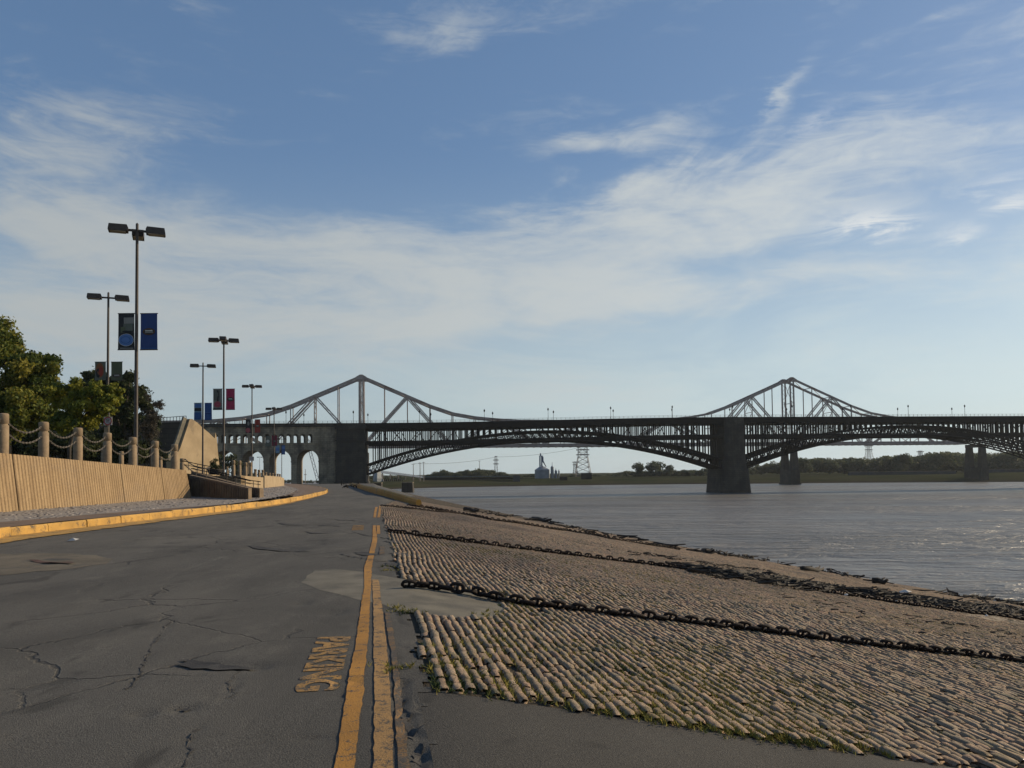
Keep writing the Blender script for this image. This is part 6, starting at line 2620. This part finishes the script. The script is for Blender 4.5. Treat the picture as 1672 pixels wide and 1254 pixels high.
# conveyor and low sheds on the left of the far bank
cv = tag(empty('conveyor', at_y(650, 785, 640)), 'long inclined loading conveyor on trestles behind the abutment', 'conveyor')
CO = Vector(cv.location)
mb = MB()
p, q_ = at_y(604, 768, 600) - CO, at_y(690, 779, 680) - CO
mb.beam(p, q_, 2.2, 1.7)
mb.build('gallery', M['blue_steel'], cv)
for i in range(7):
    mb = MB()
    a_ = p.lerp(q_, (i + .5) / 7)
    mb.beam(a_, Vector((a_.x, a_.y, WATER_Z + 3 - CO.z)), .7, .7)
    mb.build('trestle_leg', M['steel_grey'], cv)
mb = MB()
for i in range(10):
    a_ = at_y(628 + i * 3.2, 792, 596) - CO
    mb.beam(a_ - Vector((0, 0, 2)), a_ + Vector((0, 0, 4.5)), .7, .7)
mb.build('dock_piling', M['wood_dark'], cv)['kind'] = 'stuff'
hop = tag(empty('loading_hopper', at_y(617, 790, 590)), 'pale blue loading hopper at the water behind the abutment', 'hopper')
mb = MB()
mb.lathe([(3.5, -2), (3.5, 4), (2.2, 9), (.8, 10)], n=4)
mb.build('hopper_body', M['silo_metal'], hop)
mb = MB()
mb.beam((1.5, 0, 9), (4.5, 0, 1), .5, .5)
mb.build('chute', M['sign_white'], hop)
M['roof_teal'] = material('roof_teal', ((.05, .08, .085), (.08, .11, .115)), .1, .6)
bt = tag(empty('long_shed', at_y(768, 784, 640)), 'long low shed with a pale teal roof on the far bank', 'building')
BO = Vector(bt.location)
p, q_ = at_y(690, 781, 640) - BO, at_y(847, 780, 640) - BO
mb = MB()
mb.beam(p - Vector((0, 0, .6)), q_ - Vector((0, 0, .6)), 9, 1.6)
mb.build('wall', M['steel_dark'], bt)
mb = MB()
mb.beam(p + Vector((0, 0, 1.2)), q_ + Vector((0, 0, 1.2)), 10, .5)
mb.build('roof', M['roof_teal'], bt)
for px0, px1, y0, y1, Y, lab, mt in ((1385, 1560, 769, 776, 650, 'long dark blue floodwall left of the far bridge pier', 'navy_wall'), (1600, 1760, 765, 772, 650, 'dark blue floodwall right of the far bridge pier', 'navy_wall'), (949, 966, 772.5, 781, 660, 'dark rail wagon at the foot of the broad pylon', 'steel_dark'), (914, 926, 778, 786, 650, 'small dark landing structure below the silos', 'steel_dark'), (838, 849, 776, 783, 636, 'blue end building of the long shed', 'navy_wall')):
    a_, b_ = at_y(px0, y1, Y), at_y(px1, y0, Y)
    nm = {'long dark blue floodwall left of the far bridge pier': 'floodwall', 'dark blue floodwall right of the far bridge pier': 'floodwall', 'dark rail wagon at the foot of the broad pylon': 'rail_wagon', 'small dark landing structure below the silos': 'landing', 'blue end building of the long shed': 'end_building'}[lab]
    o = tag(empty(nm, (a_.x, Y, a_.z)), lab, nm.replace('_', ' '))
    W_, H_ = b_.x - a_.x, b_.z - a_.z
    mb = MB()
    mb.box((W_ / 2, 0, H_ / 2 - 1.5), (W_, 1.2 if W_ > 20 else 4, H_ + 3))
    mb.build('body', M[mt], o)
    mb = MB()
    mb.box((W_ / 2, 0, H_ + .12), (W_ + .4, 1.6 if W_ > 20 else 4.4, .3))
    mb.build('coping', M['stone'], o)
    mb = MB()
    k_ = max(2, int(W_ / 6))
    for i in range(k_):
        mb.box((W_ * (i + .5) / k_, -.75 if W_ > 20 else -2.1, H_ / 2), (.5, .3, H_))
    mb.build('rib', M[mt], o)['kind'] = 'stuff'

# woods on the far bank: every tree its own object, four kinds
def far_tree_mesh(seed, wide):
    g = np.random.default_rng(seed)
    cs, rs = [], []
    for k in range(9):
        a_ = g.random() * 6.28
        r_ = g.random() ** .5 * wide
        z = g.uniform(.35, .85)
        cs.append((r_ * math.cos(a_) * (1.15 - z * .6), r_ * math.sin(a_) * (1.15 - z * .6), z))
        rs.append(g.uniform(.18, .27))
    o_ = leaf_cloud('tree', cs, rs, 900, .10, M['leaf_far'], None, seed, shell=.45, jit=.06)
    me = o_.data
    bpy.data.objects.remove(o_)
    return me


FTM = [far_tree_mesh(200 + i, w_) for i, w_ in enumerate((.42, .34, .5, .38, .45))]
tree_rng = random.Random(12)


def far_tree(px, y_top, y_base, Y, lab, grp, wf=1.0):
    b_ = at_y(px, y_base, Y)
    h_ = (at_y(px, y_top, Y).z - b_.z)
    o_ = link('far_tree', FTM[tree_rng.randrange(5)])
    o_.location = b_
    o_.scale = (h_ * wf * tree_rng.uniform(.85, 1.2), h_ * wf * tree_rng.uniform(.85, 1.2), h_)
    o_.rotation_euler = (0, 0, tree_rng.uniform(0, 6.3))
    return tag(o_, lab, 'tree', grp)


def belt(x0, x1, step, top, base, Y, lab, grp, jit=2.0, wf=1.0):
    x = x0
    while x < x1:
        tp = np.interp(x, [p[0] for p in top], [p[1] for p in top]) + tree_rng.uniform(-jit, jit)
        far_tree(x + tree_rng.uniform(-1, 1), tp, base, Y + tree_rng.uniform(-15, 25), lab, grp, wf)
        x += step * tree_rng.uniform(.75, 1.25)


belt(696, 850, 4.2, [(696, 776), (712, 770), (730, 768), (745, 772), (760, 768), (790, 766), (808, 769), (830, 773), (850, 778)], 785, 700, 'green tree in the woods left of the silos on the far bank', 'woods left of the silos', 1.2, 1.5)
belt(604, 700, 6.5, [(604, 776), (625, 772), (640, 774), (660, 779), (700, 781)], 790, 720, 'loose green tree behind the loading conveyor', 'trees behind the conveyor', 2.5, .8)
belt(850, 1036, 5.2, [(850, 776), (870, 773), (915, 777), (940, 774), (985, 775), (1000, 773), (1036, 768)], 785, 760, 'low dark tree in the bank scrub behind the silos', 'scrub trees behind the silos', 1.0, 1.6)
belt(1036, 1165, 3.6, [(1036, 770), (1100, 768), (1165, 765)], 781, 700, 'green tree in the woods left of the stone river pier', 'woods left of the river pier', 2.0, 1.3)
for px, yt, wf, lab in ((1045, 754, 1.0, 'tall open crowned tree left of the stone river pier'), (1068, 751.5, 1.25, 'tallest rounded tree in the far woods left of the stone river pier'), (1093, 757, .8, 'narrow tall tree nearest the stone river pier')):
    far_tree(px, yt, 781, 690, lab, 'tall trees left of the river pier', wf)
belt(1222, 1690, 3.3, [(1222, 762), (1260, 757), (1310, 748), (1350, 750), (1400, 748), (1450, 747), (1500, 745), (1540, 740), (1580, 742), (1640, 741), (1690, 738)], 779, 720, 'green tree in the long wood right of the stone river pier', 'long wood right of the river pier', 2.5, 1.15)
for px, yt, wf, lab in ((1472, 738, 1.0, 'tall tree standing out of the wood under the right arch'), (1482, 741, .8, 'second tall tree beside the one under the right arch'), (1518, 740, 1.1, 'broad tall tree left of the far bridge pier'), (1545, 738, 1.0, 'tall tree touching the far bridge pier')):
    far_tree(px, yt, 779, 690, lab, 'tall trees right of the river pier', wf)
belt(426, 525, 6, [(426, 784), (470, 783), (500, 785), (525, 783)], 791, 900, 'small hazy tree far beyond the stone arches', 'hazy trees beyond the arches', .8, 1.5)
# lattice boom and poles seen through the right arch
o = tag(empty('lattice_boom', at_y(519, 788, 560)), 'pale leaning lattice boom seen through the right stone arch', 'crane')
LO = Vector(o.location)
p, q_ = at_y(519, 784, 560) - LO, at_y(504, 728, 560) - LO
mb = MB()
side_ = Vector((1, 0, .25)).normalized()
for sgn in (-.9, .9):
    mb.beam(p + side_ * sgn, q_ + side_ * sgn, .35, .35)
for i in range(12):
    a_, b_ = p.lerp(q_, i / 12), p.lerp(q_, (i + 1) / 12)
    f = .9 if i % 2 else -.9
    mb.beam(a_ + side_ * f, b_ - side_ * f, .22, .22)
mb.build('boom', M['silo_metal'], o)
b_ = at_y(498.5, 788, 420)
o = tag(empty('utility_pole', b_), 'lone pole seen through the right stone arch', 'pole', 'poles beyond the arches')
mb = MB()
mb.tube((0, 0, -1), (0, 0, at_y(498.5, 766, 420).z - b_.z), .2, .14, 6)
mb.build('shaft', M['steel_grey'], o)
mb = MB()
mb.beam((-.7, 0, 4.2), (.7, 0, 4.2), .2, .3)
mb.build('cross_arm', M['steel_grey'], o)

# ------------------------------------------------------------------ thin morning haze over the river
m = bpy.data.materials.new('haze_air')
m.use_nodes = True
t = NT(m.node_tree)
for n_ in list(t.N):
    if n_.type == 'BSDF_PRINCIPLED':
        t.N.remove(n_)
vol = t.node('ShaderNodeVolumePrincipled')
vol.inputs['Color'].default_value = (.80, .88, .95, 1)
vol.inputs['Density'].default_value = 0.00007
vol.inputs['Anisotropy'].default_value = 0.2
t.L.new(vol.outputs[0], t.N['Material Output'].inputs['Volume'])
mb = MB()
mb.box((200, 2200, 30), (6600, 4600, 90))
o = mb.build('haze', m)
o['kind'] = 'stuff'
S.cycles.volume_step_rate = 4.0
